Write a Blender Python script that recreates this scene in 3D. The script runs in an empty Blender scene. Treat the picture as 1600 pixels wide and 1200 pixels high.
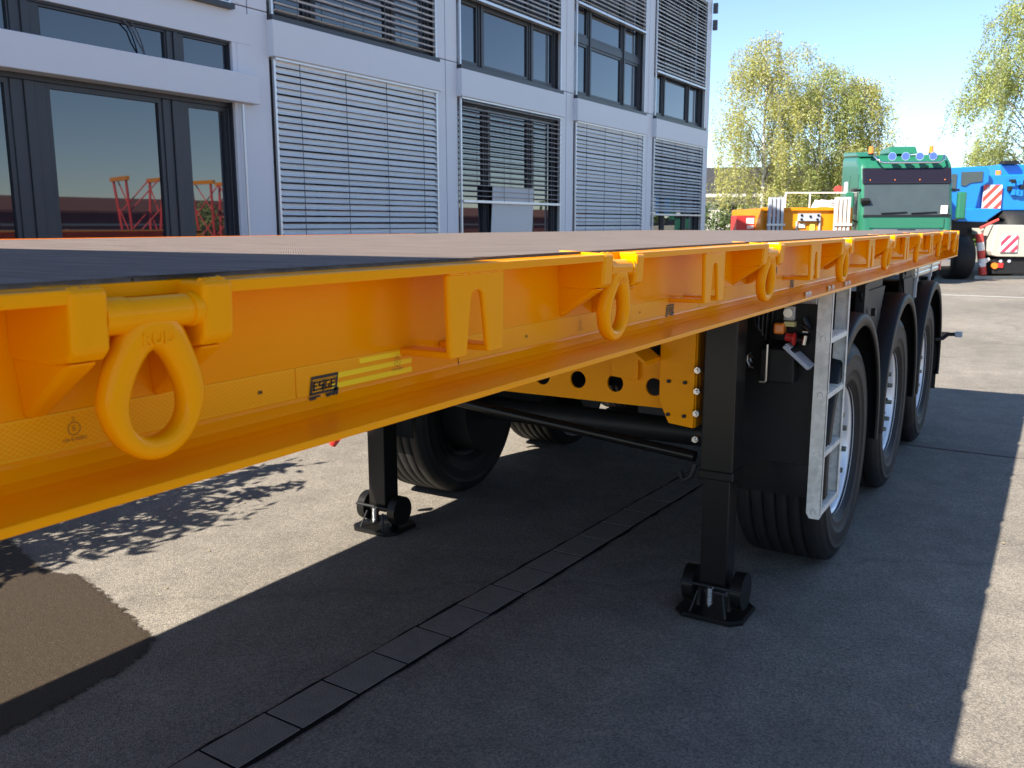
import bpy, bmesh, math, random
from mathutils import Vector, Matrix
random.seed(7)
R = math.radians
scn = bpy.context.scene
COL = scn.collection

# ------------------------------------------------------------------ camera
cam_d = bpy.data.cameras.new('camera')
cam = bpy.data.objects.new('camera', cam_d); COL.objects.link(cam)
cam_d.sensor_width = 36.0
cam_d.lens = 31.5
cam_d.clip_start = 0.02
cam_d.clip_end = 2000
_r = Vector((0.85432009, 0.5197435, -0.00196925)); _u = Vector((-0.0891314, 0.15023894, 0.98462371)); _b = Vector((0.51204764, -0.84100829, 0.17467761))
cam.matrix_world = Matrix(((_r.x, _u.x, _b.x, 0), (_r.y, _u.y, _b.y, 0), (_r.z, _u.z, _b.z, 1.5), (0, 0, 0, 1)))
cam_d.dof.use_dof = True
cam_d.dof.focus_distance = 2.2
cam_d.dof.aperture_fstop = 14.0
scn.camera = cam

# ------------------------------------------------------------------ light
TRAVEL = Vector((0.537, 1.556, -1.45)).normalized()      # direction the sunlight travels
TO_SUN = -TRAVEL
EL = math.asin(TO_SUN.z)
AZ = math.atan2(TO_SUN.x, TO_SUN.y)                      # clockwise from +Y
w = bpy.data.worlds.new('World'); scn.world = w; w.use_nodes = True
nt = w.node_tree
bg = nt.nodes['Background']
sky = nt.nodes.new('ShaderNodeTexSky'); sky.sky_type = 'NISHITA'; sky.sun_disc = False
sky.sun_elevation = EL; sky.sun_rotation = AZ
sky.altitude = 100; sky.air_density = 0.8; sky.dust_density = 0.1; sky.ozone_density = 2.4
nt.links.new(sky.outputs[0], bg.inputs[0]); bg.inputs[1].default_value = 0.094
sun_d = bpy.data.lights.new('sun', 'SUN'); sun_d.energy = 5.0; sun_d.angle = R(0.53); sun_d.color = (1.0, 0.93, 0.82)
sun = bpy.data.objects.new('sun', sun_d); COL.objects.link(sun)
sun.rotation_euler = TRAVEL.to_track_quat('-Z', 'Y').to_euler()
sun.location = (-10, -20, 30)
scn.view_settings.view_transform = 'Standard'
scn.view_settings.look = 'None'
scn.view_settings.exposure = 1.40
scn.view_settings.gamma = 1.0

# ------------------------------------------------------------------ materials
def mat(name, col, rough=0.5, metal=0.0, var=0.0, vscale=8.0, bump=0.0, bscale=200.0, coat=0.0, ior=None, rvar=0.0, dirt=None, spec=None):
    m = bpy.data.materials.new(name); m.use_nodes = True
    n = m.node_tree.nodes; L = m.node_tree.links
    p = n['Principled BSDF']
    p.inputs['Base Color'].default_value = (*col, 1); p.inputs['Roughness'].default_value = rough
    p.inputs['Metallic'].default_value = metal
    if coat: p.inputs['Coat Weight'].default_value = coat; p.inputs['Coat Roughness'].default_value = 0.06
    if ior: p.inputs['IOR'].default_value = ior
    if spec is not None: p.inputs['Specular IOR Level'].default_value = spec
    if var or bump or rvar or dirt:
        tc = n.new('ShaderNodeTexCoord')
        geo = n.new('ShaderNodeNewGeometry')
    if var or dirt:
        nz = n.new('ShaderNodeTexNoise'); nz.inputs['Scale'].default_value = vscale; nz.inputs['Detail'].default_value = 8; nz.inputs['Roughness'].default_value = 0.65
        L.new(geo.outputs['Position'], nz.inputs['Vector'])
        mx = n.new('ShaderNodeMix'); mx.data_type = 'RGBA'
        lo = tuple(max(0, c * (1 - var)) for c in col); hi = tuple(min(1, c * (1 + var)) for c in col)
        mx.inputs[6].default_value = (*lo, 1); mx.inputs[7].default_value = (*hi, 1)
        L.new(nz.outputs['Fac'], mx.inputs[0])
        out = mx.outputs[2]
        if dirt:
            nz2 = n.new('ShaderNodeTexNoise'); nz2.inputs['Scale'].default_value = dirt[1]; nz2.inputs['Detail'].default_value = 10
            L.new(geo.outputs['Position'], nz2.inputs['Vector'])
            rp = n.new('ShaderNodeValToRGB'); rp.color_ramp.elements[0].position = dirt[2]; rp.color_ramp.elements[1].position = dirt[2] + 0.15
            L.new(nz2.outputs['Fac'], rp.inputs[0])
            m2 = n.new('ShaderNodeMix'); m2.data_type = 'RGBA'; m2.inputs[7].default_value = (*dirt[0], 1)
            L.new(rp.outputs[0], m2.inputs[0]); L.new(out, m2.inputs[6]); out = m2.outputs[2]
        L.new(out, p.inputs['Base Color'])
    if rvar:
        nr = n.new('ShaderNodeTexNoise'); nr.inputs['Scale'].default_value = vscale * 0.7; nr.inputs['Detail'].default_value = 6
        L.new(geo.outputs['Position'], nr.inputs['Vector'])
        mr = n.new('ShaderNodeMapRange'); mr.inputs['To Min'].default_value = max(0, rough - rvar); mr.inputs['To Max'].default_value = rough + rvar
        L.new(nr.outputs['Fac'], mr.inputs['Value']); L.new(mr.outputs[0], p.inputs['Roughness'])
    if bump:
        nb = n.new('ShaderNodeTexNoise'); nb.inputs['Scale'].default_value = bscale; nb.inputs['Detail'].default_value = 4
        L.new(geo.outputs['Position'], nb.inputs['Vector'])
        bp = n.new('ShaderNodeBump'); bp.inputs['Strength'].default_value = bump; bp.inputs['Distance'].default_value = 0.01
        L.new(nb.outputs['Fac'], bp.inputs['Height']); L.new(bp.outputs[0], p.inputs['Normal'])
    return m

M = {}
M['yellow'] = mat('yellow_paint', (0.97, 0.345, 0.0), 0.19, var=0.06, vscale=3, spec=0.10, dirt=((0.42, 0.13, 0.0), 70, 0.735), bump=0.012, bscale=60, rvar=0.06)
M['yellow_far'] = mat('yellow_paint_far', (0.74, 0.25, 0.003), 0.4, var=0.08, vscale=2, spec=0.3)  # deeper orange puts the shade on the parked trailer's front into the colour
M['black'] = mat('black_paint', (0.009, 0.0085, 0.008), 0.3, var=0.2, vscale=10, spec=0.3)
M['black_matt'] = mat('black_plastic', (0.012, 0.012, 0.0125), 0.5, var=0.25, vscale=9, bump=0.08, bscale=350, spec=0.25)
M['rubber'] = mat('rubber', (0.017, 0.0165, 0.0165), 0.6, var=0.3, vscale=14, bump=0.06, bscale=260, dirt=((0.035, 0.031, 0.028), 9, 0.6), spec=0.3)
M['dark_rubber'] = M['rubber']
M['silver'] = mat('silver_wheel_paint', (0.82, 0.83, 0.85), 0.32, metal=0.3, var=0.06, vscale=20)
M['zinc'] = mat('zinc_plated', (0.62, 0.62, 0.6), 0.3, metal=1.0)
M['nut'] = mat('phosphated_steel', (0.20, 0.21, 0.18), 0.4, metal=0.8)
M['chrome'] = mat('chrome', (0.8, 0.8, 0.8), 0.12, metal=1.0)
M['lid'] = mat('grey_plastic_and_ramp_shade', (0.42, 0.45, 0.5), 0.4, var=0.08, vscale=15)
M['white'] = mat('white_paint', (0.78, 0.78, 0.76), 0.4)
M['offwhite'] = mat('pale_plastic', (0.6, 0.58, 0.56), 0.5, var=0.1, vscale=20)
M['orange_lens'] = mat('orange_lens', (0.85, 0.22, 0.02), 0.2, coat=0.5)
M['red'] = mat('red_paint', (0.62, 0.03, 0.025), 0.4, var=0.1)
M['red_far'] = mat('red_faded', (0.65, 0.06, 0.05), 0.5, var=0.1)
M['ink'] = mat('black_ink', (0.015, 0.013, 0.01), 0.5)
M['faint_ink'] = mat('faint_print', (0.33, 0.15, 0.01), 0.45)
M['sealant'] = mat('black_sealant', (0.01, 0.009, 0.009), 0.6, bump=0.3, bscale=150)
M['facade'] = mat('facade_sheet', (0.63, 0.645, 0.69), 0.5, var=0.05, vscale=0.9, bump=0.01, bscale=2.5)
M['facade_joint'] = mat('joint_gap', (0.05, 0.05, 0.06), 0.8)
M['frame'] = mat('anthracite_frame', (0.028, 0.031, 0.040), 0.42, var=0.1)
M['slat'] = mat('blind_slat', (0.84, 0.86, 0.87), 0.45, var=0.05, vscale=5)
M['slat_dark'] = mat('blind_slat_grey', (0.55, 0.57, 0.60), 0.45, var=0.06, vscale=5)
M['rail'] = mat('alu_rail', (0.6, 0.6, 0.62), 0.35, metal=0.6)
M['cord'] = mat('dark_cord', (0.09, 0.095, 0.11), 0.8)
M['glass'] = mat('window_glass', (0.012, 0.016, 0.026), 0.015, ior=1.9, bump=0.004, bscale=1.2)
M['room'] = mat('dark_room', (0.09, 0.09, 0.10), 0.9)
M['green'] = mat('green_truck_paint', (0.018, 0.14, 0.080), 0.28, var=0.10, vscale=3, coat=0.3)
M['screen'] = mat('windscreen', (0.05, 0.065, 0.068), 0.05, ior=1.6, var=0.25, vscale=2.5)
M['visor'] = mat('smoked_visor', (0.014, 0.010, 0.017), 0.15)
M['blue'] = mat('blue_crane_paint', (0.012, 0.20, 0.62), 0.35, var=0.1, vscale=2, coat=0.2)
M['blue_lens'] = mat('blue_lens', (0.05, 0.10, 0.55), 0.08, coat=1.0)
M['beige'] = mat('pebble_grey_paint', (0.45, 0.43, 0.36), 0.5, var=0.06, vscale=3)
M['dark_steel'] = mat('dark_steel', (0.016, 0.016, 0.017), 0.5, var=0.3, vscale=6, spec=0.3)
M['bark'] = mat('birch_bark', (0.5, 0.47, 0.42), 0.8, var=0.3, vscale=5, dirt=((0.05, 0.045, 0.04), 4, 0.52))
M['bark_dark'] = mat('brown_bark', (0.16, 0.125, 0.095), 0.9, var=0.3, vscale=15)
M['roof'] = mat('dark_roof', (0.035, 0.033, 0.034), 0.8, var=0.15, vscale=1)
M['render_wall'] = mat('pale_wall', (0.58, 0.56, 0.54), 0.8, var=0.06, vscale=1)
M['brickred'] = mat('red_brick_wall', (0.20, 0.065, 0.045), 0.85, var=0.2, vscale=4)
M['magenta'] = mat('warning_red', (0.66, 0.05, 0.10), 0.5)
M['warn_red'] = mat('warning_board_red', (0.70, 0.07, 0.05), 0.5)
M['board_white'] = mat('warning_board_white', (0.80, 0.78, 0.76), 0.5)

def leaf_mat(name, c1, c2, trans=0.35):
    m = bpy.data.materials.new(name); m.use_nodes = True
    n = m.node_tree.nodes; L = m.node_tree.links
    p = n['Principled BSDF']; p.inputs['Roughness'].default_value = 0.5
    g = n.new('ShaderNodeNewGeometry')
    mx = n.new('ShaderNodeMix'); mx.data_type = 'RGBA'; mx.inputs[6].default_value = (*c1, 1); mx.inputs[7].default_value = (*c2, 1)
    L.new(g.outputs['Random Per Island'], mx.inputs[0]); L.new(mx.outputs[2], p.inputs['Base Color'])
    tr = n.new('ShaderNodeBsdfTranslucent'); L.new(mx.outputs[2], tr.inputs[0])
    ms = n.new('ShaderNodeMixShader'); ms.inputs[0].default_value = trans
    L.new(p.outputs[0], ms.inputs[1]); L.new(tr.outputs[0], ms.inputs[2]); L.new(ms.outputs[0], n['Material Output'].inputs[0])
    return m
M['leaf_birch'] = leaf_mat('birch_leaves', (0.32, 0.33, 0.08), (0.56, 0.54, 0.19), 0.45)
M['leaf_birch2'] = leaf_mat('birch_leaves_green', (0.25, 0.30, 0.08), (0.48, 0.51, 0.18), 0.45)
M['leaf_dark'] = leaf_mat('shrub_leaves', (0.035, 0.075, 0.015), (0.11, 0.15, 0.035), 0.25)
M['leaf_hedge'] = leaf_mat('hedge_leaves', (0.03, 0.06, 0.012), (0.10, 0.14, 0.035), 0.2)

def galv():
    m = mat('galvanised_steel', (0.55, 0.545, 0.52), 0.45, metal=0.12)
    n = m.node_tree.nodes; L = m.node_tree.links; p = n['Principled BSDF']
    g = n.new('ShaderNodeNewGeometry')
    v = n.new('ShaderNodeTexVoronoi'); v.inputs['Scale'].default_value = 55
    L.new(g.outputs['Position'], v.inputs['Vector'])
    nz = n.new('ShaderNodeTexNoise'); nz.inputs['Scale'].default_value = 9; nz.inputs['Detail'].default_value = 8
    L.new(g.outputs['Position'], nz.inputs['Vector'])
    ad = n.new('ShaderNodeMath'); ad.operation = 'MULTIPLY_ADD'; ad.inputs[1].default_value = 0.3
    L.new(v.outputs['Color'], ad.inputs[0]); L.new(nz.outputs['Fac'], ad.inputs[2])
    r = n.new('ShaderNodeValToRGB'); r.color_ramp.elements[0].position = 0.35; r.color_ramp.elements[1].position = 0.95
    r.color_ramp.elements[0].color = (0.50, 0.485, 0.44, 1); r.color_ramp.elements[1].color = (0.86, 0.83, 0.76, 1)
    L.new(ad.outputs[0], r.inputs[0]); L.new(r.outputs[0], p.inputs['Base Color'])
    return m
M['galv'] = galv()

def asphalt():
    m = bpy.data.materials.new('asphalt'); m.use_nodes = True
    n = m.node_tree.nodes; L = m.node_tree.links; p = n['Principled BSDF']
    g = n.new('ShaderNodeNewGeometry')
    def noise(s, d=6, rgh=0.6):
        z = n.new('ShaderNodeTexNoise'); z.inputs['Scale'].default_value = s; z.inputs['Detail'].default_value = d; z.inputs['Roughness'].default_value = rgh
        L.new(g.outputs['Position'], z.inputs['Vector']); return z
    big = noise(0.45, 7); mid = noise(5, 8, 0.7); fine = noise(150, 3, 0.8)
    vor = n.new('ShaderNodeTexVoronoi'); vor.inputs['Scale'].default_value = 170; L.new(g.outputs['Position'], vor.inputs['Vector'])
    r1 = n.new('ShaderNodeValToRGB'); e = r1.color_ramp.elements; e[0].position = 0.3; e[1].position = 0.72
    e[0].color = (0.165, 0.147, 0.126, 1); e[1].color = (0.258, 0.230, 0.195, 1); L.new(big.outputs['Fac'], r1.inputs[0])
    r2 = n.new('ShaderNodeValToRGB'); e = r2.color_ramp.elements; e[0].position = 0.28; e[1].position = 0.75
    e[0].color = (0.72, 0.72, 0.72, 1); e[1].color = (1.15, 1.15, 1.15, 1); L.new(mid.outputs['Fac'], r2.inputs[0])
    mu = n.new('ShaderNodeMix'); mu.data_type = 'RGBA'; mu.blend_type = 'MULTIPLY'; mu.inputs[0].default_value = 1
    L.new(r1.outputs[0], mu.inputs[6]); L.new(r2.outputs[0], mu.inputs[7])
    r3 = n.new('ShaderNodeValToRGB'); e = r3.color_ramp.elements; e[0].position = 0.0; e[1].position = 1.0
    e[0].color = (0.5, 0.5, 0.5, 1); e[1].color = (1.5, 1.48, 1.42, 1); L.new(vor.outputs['Color'], r3.inputs[0])
    mu2 = n.new('ShaderNodeMix'); mu2.data_type = 'RGBA'; mu2.blend_type = 'MULTIPLY'; mu2.inputs[0].default_value = 1
    L.new(mu.outputs[2], mu2.inputs[6]); L.new(r3.outputs[0], mu2.inputs[7])
    # cracks
    wv = n.new('ShaderNodeTexVoronoi'); wv.feature = 'DISTANCE_TO_EDGE'; wv.inputs['Scale'].default_value = 0.13
    dn = noise(1.3, 6); vm = n.new('ShaderNodeVectorMath'); vm.operation = 'MULTIPLY_ADD'; vm.inputs[1].default_value = (0.9, 0.9, 0.9)
    L.new(dn.outputs['Color'], vm.inputs[0]); L.new(g.outputs['Position'], vm.inputs[2]); L.new(vm.outputs[0], wv.inputs['Vector'])
    r4 = n.new('ShaderNodeValToRGB'); e = r4.color_ramp.elements; e[0].position = 0.0004; e[1].position = 0.0016
    e[0].color = (0.8, 0.8, 0.8, 1); e[1].color = (1, 1, 1, 1); L.new(wv.outputs['Distance'], r4.inputs[0])
    mu3 = n.new('ShaderNodeMix'); mu3.data_type = 'RGBA'; mu3.blend_type = 'MULTIPLY'; mu3.inputs[0].default_value = 1
    L.new(mu2.outputs[2], mu3.inputs[6]); L.new(r4.outputs[0], mu3.inputs[7])
    L.new(mu3.outputs[2], p.inputs['Base Color']); p.inputs['Roughness'].default_value = 0.85
    b = n.new('ShaderNodeBump'); b.inputs['Strength'].default_value = 0.55; b.inputs['Distance'].default_value = 0.004
    L.new(vor.outputs['Distance'], b.inputs['Height']); L.new(b.outputs[0], p.inputs['Normal'])
    return m
M['asphalt'] = asphalt()
M['wet'] = mat('wet_asphalt', (0.050, 0.037, 0.025), 0.5, var=0.5, vscale=60, bump=0.4, bscale=170, dirt=((0.12, 0.10, 0.08), 130, 0.62), spec=0.25)
M['paver'] = mat('concrete_paver', (0.195, 0.172, 0.147), 0.85, var=0.35, vscale=18, bump=0.5, bscale=140)
M['tar'] = mat('tar_joint', (0.012, 0.011, 0.010), 0.9, var=0.4, vscale=40, spec=0.1, bump=0.5, bscale=90)
M['line'] = mat('worn_line_paint', (0.55, 0.54, 0.5), 0.7, var=0.25, vscale=6)

def plywood():
    m = mat('antislip_plywood', (0.11, 0.088, 0.082), 0.6, spec=0.2)
    n = m.node_tree.nodes; L = m.node_tree.links; p = n['Principled BSDF']
    g = n.new('ShaderNodeNewGeometry')
    mp = n.new('ShaderNodeMapping'); mp.inputs['Scale'].default_value = (1.2, 9, 1)
    L.new(g.outputs['Position'], mp.inputs[0])
    nz = n.new('ShaderNodeTexNoise'); nz.inputs['Scale'].default_value = 5; nz.inputs['Detail'].default_value = 9; nz.inputs['Roughness'].default_value = 0.7
    L.new(mp.outputs[0], nz.inputs['Vector'])
    r = n.new('ShaderNodeValToRGB'); r.color_ramp.elements[0].position = 0.3; r.color_ramp.elements[1].position = 0.75
    r.color_ramp.elements[0].color = (0.10, 0.075, 0.064, 1); r.color_ramp.elements[1].color = (0.25, 0.205, 0.18, 1)
    L.new(nz.outputs['Fac'], r.inputs[0])
    # white specks
    v = n.new('ShaderNodeTexVoronoi'); v.inputs['Scale'].default_value = 9; L.new(g.outputs['Position'], v.inputs['Vector'])
    r2 = n.new('ShaderNodeValToRGB'); r2.color_ramp.elements[0].position = 0.022; r2.color_ramp.elements[1].position = 0.03
    r2.color_ramp.elements[0].color = (1, 1, 1, 1); r2.color_ramp.elements[1].color = (0, 0, 0, 1); L.new(v.outputs['Distance'], r2.inputs[0])
    mx = n.new('ShaderNodeMix'); mx.data_type = 'RGBA'; mx.inputs[7].default_value = (0.5, 0.48, 0.45, 1)
    L.new(r2.outputs[0], mx.inputs[0]); L.new(r.outputs[0], mx.inputs[6]); L.new(mx.outputs[2], p.inputs['Base Color'])
    # wire mesh imprint
    sx = n.new('ShaderNodeSeparateXYZ'); L.new(g.outputs['Position'], sx.inputs[0])
    def wave(o):
        a = n.new('ShaderNodeMath'); a.operation = 'MULTIPLY'; a.inputs[1].default_value = 2 * math.pi / 0.006; L.new(sx.outputs[o], a.inputs[0])
        s = n.new('ShaderNodeMath'); s.operation = 'SINE'; L.new(a.outputs[0], s.inputs[0]); return s
    ad = n.new('ShaderNodeMath'); ad.operation = 'MULTIPLY'; L.new(wave(0).outputs[0], ad.inputs[0]); L.new(wave(1).outputs[0], ad.inputs[1])
    b = n.new('ShaderNodeBump'); b.inputs['Strength'].default_value = 0.5; b.inputs['Distance'].default_value = 0.001
    L.new(ad.outputs[0], b.inputs['Height']); L.new(b.outputs[0], p.inputs['Normal'])
    return m
M['ply'] = plywood()

def tape(name, base, line, pitch):
    m = mat(name, base, 0.3, spec=0.12)
    n = m.node_tree.nodes; L = m.node_tree.links; p = n['Principled BSDF']
    g = n.new('ShaderNodeNewGeometry'); sx = n.new('ShaderNodeSeparateXYZ'); L.new(g.outputs['Position'], sx.inputs[0])
    def diag(op):
        a = n.new('ShaderNodeMath'); a.operation = op; L.new(sx.outputs[1], a.inputs[0])
        k = n.new('ShaderNodeMath'); k.operation = 'MULTIPLY'; k.inputs[1].default_value = 1.5; L.new(sx.outputs[2], k.inputs[0])
        L.new(k.outputs[0], a.inputs[1])
        d = n.new('ShaderNodeMath'); d.operation = 'DIVIDE'; d.inputs[1].default_value = pitch; L.new(a.outputs[0], d.inputs[0])
        f = n.new('ShaderNodeMath'); f.operation = 'FRACT'; L.new(d.outputs[0], f.inputs[0])
        l = n.new('ShaderNodeMath'); l.operation = 'LESS_THAN'; l.inputs[1].default_value = 0.2; L.new(f.outputs[0], l.inputs[0]); return l
    mxm = n.new('ShaderNodeMath'); mxm.operation = 'MAXIMUM'; L.new(diag('ADD').outputs[0], mxm.inputs[0]); L.new(diag('SUBTRACT').outputs[0], mxm.inputs[1])
    mx = n.new('ShaderNodeMix'); mx.data_type = 'RGBA'; mx.inputs[6].default_value = (*base, 1); mx.inputs[7].default_value = (*line, 1)
    L.new(mxm.outputs[0], mx.inputs[0]); L.new(mx.outputs[2], p.inputs['Base Color'])
    return m
M['tape'] = tape('reflective_tape', (0.95, 0.36, 0.0), (0.98, 0.47, 0.01), 0.007)
M['tape_edge'] = mat('tape_edge', (0.98, 0.48, 0.01), 0.3, spec=0.15)
M['tape_gleam'] = tape('painted_tape_gleam', (1.0, 0.70, 0.005), (1.0, 0.82, 0.05), 0.005)  # brighter yellow holds the tape's gleam as colour

# ------------------------------------------------------------------ mesh helpers
class MB:
    def __init__(s): s.v = []; s.f = []; s.sm = []
    def add(s, vs, fs, sm=False):
        o = len(s.v); s.v += [tuple(v) for v in vs]; s.f += [tuple(i + o for i in f) for f in fs]; s.sm += [sm] * len(fs); return s
    def box(s, x0, x1, y0, y1, z0, z1, mtx=None):
        vs = [Vector((x, y, z)) for z in (z0, z1) for y in (y0, y1) for x in (x0, x1)]
        if mtx: vs = [mtx @ v for v in vs]
        return s.add(vs, [(0, 2, 3, 1), (4, 5, 7, 6), (0, 1, 5, 4), (2, 6, 7, 3), (0, 4, 6, 2), (1, 3, 7, 5)])
    def prism(s, poly, axis, a, b, mtx=None):
        """poly: 2D points; axis 'x' -> (y,z), 'y' -> (x,z), 'z' -> (x,y)"""
        def P(p, t):
            v = Vector((t, p[0], p[1])) if axis == 'x' else Vector((p[0], t, p[1])) if axis == 'y' else Vector((p[0], p[1], t))
            return mtx @ v if mtx else v
        n = len(poly); vs = [P(p, a) for p in poly] + [P(p, b) for p in poly]
        return s.add(vs, [tuple(range(n))[::-1], tuple(range(n, 2 * n))] + [(i, (i + 1) % n, n + (i + 1) % n, n + i) for i in range(n)])
    def cyl(s, p0, p1, r0, r1=None, n=16, cap=True, sm=True):
        p0 = Vector(p0); p1 = Vector(p1); r1 = r0 if r1 is None else r1
        d = (p1 - p0).normalized(); a = d.orthogonal().normalized(); b = d.cross(a)
        vs = []
        for p, r in ((p0, r0), (p1, r1)):
            vs += [p + (a * math.cos(t) + b * math.sin(t)) * r for t in (2 * math.pi * i / n for i in range(n))]
        o = len(s.v); s.add(vs, [(i, (i + 1) % n, n + (i + 1) % n, n + i) for i in range(n)], sm)
        if cap: s.add(vs, [tuple(range(n))[::-1], tuple(range(n, 2 * n))])
        return s
    def tube(s, pts, r, n=8, sm=True):
        pts = [Vector(p) for p in pts]; rs = r if isinstance(r, (list, tuple)) else [r] * len(pts)
        rings = []; a = None
        for i, p in enumerate(pts):
            d = (pts[min(i + 1, len(pts) - 1)] - pts[max(i - 1, 0)]).normalized()
            a = d.orthogonal().normalized() if a is None else (a - d * a.dot(d)).normalized()
            b = d.cross(a)
            rings.append([p + (a * math.cos(t) + b * math.sin(t)) * rs[i] for t in (2 * math.pi * k / n for k in range(n))])
        vs = [v for g in rings for v in g]; fs = []
        for i in range(len(pts) - 1):
            fs += [(i * n + k, i * n + (k + 1) % n, (i + 1) * n + (k + 1) % n, (i + 1) * n + k) for k in range(n)]
        s.add(vs, fs, sm); s.add(rings[0], [tuple(range(n))[::-1]]); s.add(rings[-1], [tuple(range(n))])
        return s
    def lathe_x(s, prof, cx, cy, cz, n=56, a0=0, a1=2 * math.pi, closed_prof=False, sm=True, caps=False):
        """prof: (dx, r) revolved round the x axis through (cx,cy,cz)"""
        full = abs(a1 - a0 - 2 * math.pi) < 1e-6
        k = n if full else n + 1; m = len(prof); vs = []
        for i in range(k):
            t = a0 + (a1 - a0) * i / n
            vs += [(cx + dx, cy + r * math.cos(t), cz + r * math.sin(t)) for dx, r in prof]
        fs = []
        for i in range(n):
            j = (i + 1) % k
            for q in range(m if closed_prof else m - 1):
                q2 = (q + 1) % m
                fs.append((i * m + q, j * m + q, j * m + q2, i * m + q2))
        s.add(vs, fs, sm)
        if caps and not full:
            s.add(vs[:m], [tuple(range(m))]); s.add(vs[-m:], [tuple(range(m))[::-1]])
        return s
    def mesh(s, name):
        me = bpy.data.meshes.new(name); me.from_pydata(s.v, [], s.f); me.update()
        if any(s.sm): me.polygons.foreach_set('use_smooth', s.sm)
        bm = bmesh.new(); bm.from_mesh(me); bmesh.ops.recalc_face_normals(bm, faces=bm.faces); bm.to_mesh(me); bm.free()
        return me
    def build(s, name, m, parent=None, bevel=0, seg=2, **k):
        o = bpy.data.objects.new(name, s.mesh(name)); COL.objects.link(o)
        o.data.materials.append(M[m] if isinstance(m, str) else m)
        if parent: o.parent = parent
        if bevel:
            md = o.modifiers.new('bevel', 'BEVEL'); md.width = bevel; md.segments = seg; md.limit_method = 'ANGLE'; md.angle_limit = R(35)
        return tag(o, **k)
def tag(o, label=None, cat=None, group=None, kind=None):
    if label: o['label'] = label
    if cat: o['category'] = cat
    if group: o['group'] = group
    if kind: o['kind'] = kind
    return o
def thing(name, loc, label, cat, rz=0, group=None):
    o = bpy.data.objects.new(name, None); COL.objects.link(o); o.location = loc; o.rotation_euler = (0, 0, rz)
    o.empty_display_size = 0.2
    return tag(o, label, cat, group)
def B(*a, mtx=None): return MB().box(*a, mtx=mtx)
def share(src, parent, loc=None, name=None):
    c = src.copy(); COL.objects.link(c); c.parent = parent; c.matrix_parent_inverse = src.matrix_parent_inverse.copy()
    if loc is not None: c.location = loc
    if name: c.name = name
    return c
def text_mesh(txt, size, extrude=0.0, bold=0.0):
    cu = bpy.data.curves.new('t', 'FONT'); cu.body = txt; cu.size = size; cu.extrude = extrude; cu.align_x = 'CENTER'; cu.align_y = 'CENTER'; cu.offset = bold; cu.resolution_u = 3
    o = bpy.data.objects.new('t', cu); COL.objects.link(o)
    dg = bpy.context.evaluated_depsgraph_get(); dg.update()
    me = bpy.data.meshes.new_from_object(o.evaluated_get(dg)); bpy.data.objects.remove(o); bpy.data.curves.remove(cu)
    return me
def lettering(txt, size, mtx, m, parent, extrude=0.0, bold=0.0, name='lettering'):
    me = text_mesh(txt, size, extrude, bold); me.transform(mtx); me.materials.clear(); me.materials.append(M[m]); me.name = name
    o = bpy.data.objects.new(name, me); COL.objects.link(o); o.parent = parent; return o
def on_side(x, y, z, slant=0.0, sx=1.0):
    """matrix: text plane facing +x, reading along +y"""
    return Matrix(((0, 0, 1, x), (sx, slant, 0, y), (0, 1, 0, z), (0, 0, 0, 1)))

# ================================================================== SETTING
g = MB(); g.add([(-300, -300, 0), (300, -300, 0), (300, 500, 0), (-300, 500, 0)], [(0, 1, 2, 3)])
ground = g.build('ground', 'asphalt', kind='structure')

def wet_patch(pts, z):
    def sd(px, py):
        d = 1e9; inside = False; n = len(pts)
        for i in range(n):
            (ax, ay), (bx, by) = pts[i], pts[(i + 1) % n]
            ex, ey = bx - ax, by - ay; t = max(0, min(1, ((px - ax) * ex + (py - ay) * ey) / (ex * ex + ey * ey)))
            d = min(d, math.hypot(px - ax - t * ex, py - ay - t * ey))
            if (ay > py) != (by > py) and px < (bx - ax) * (py - ay) / (by - ay) + ax: inside = not inside
        return d if inside else -d
    x0, x1, y0, y1 = -5.4, -2.4, 0.3, 2.7; nx, ny = 75, 60
    vs = []; fd = []
    for j in range(ny + 1):
        for i in range(nx + 1):
            x = x0 + (x1 - x0) * i / nx; y = y0 + (y1 - y0) * j / ny; vs.append((x, y, z)); fd.append(max(0.0, min(1.0, 0.5 + sd(x, y) / 0.16)))
    fs = []
    for j in range(ny):
        for i in range(nx):
            q = (j * (nx + 1) + i, j * (nx + 1) + i + 1, (j + 1) * (nx + 1) + i + 1, (j + 1) * (nx + 1) + i)
            if max(fd[k] for k in q) > 0.02: fs.append(q)
    m = MB(); m.add(vs, fs); o = m.build('wet_patch', 'wet', kind='structure')
    a = o.data.attributes.new('fade', 'FLOAT', 'POINT')
    for i, v in enumerate(a.data): v.value = fd[i]
wet_patch([(-5.2, 0.4), (-2.58, 0.5), (-2.57, 1.2), (-2.63, 1.80), (-2.72, 1.94), (-2.95, 2.02), (-3.2, 2.09), (-3.5, 2.17), (-3.75, 2.13), (-4.0, 2.20), (-4.4, 2.31), (-5.0, 2.40)], 0.004)
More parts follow.
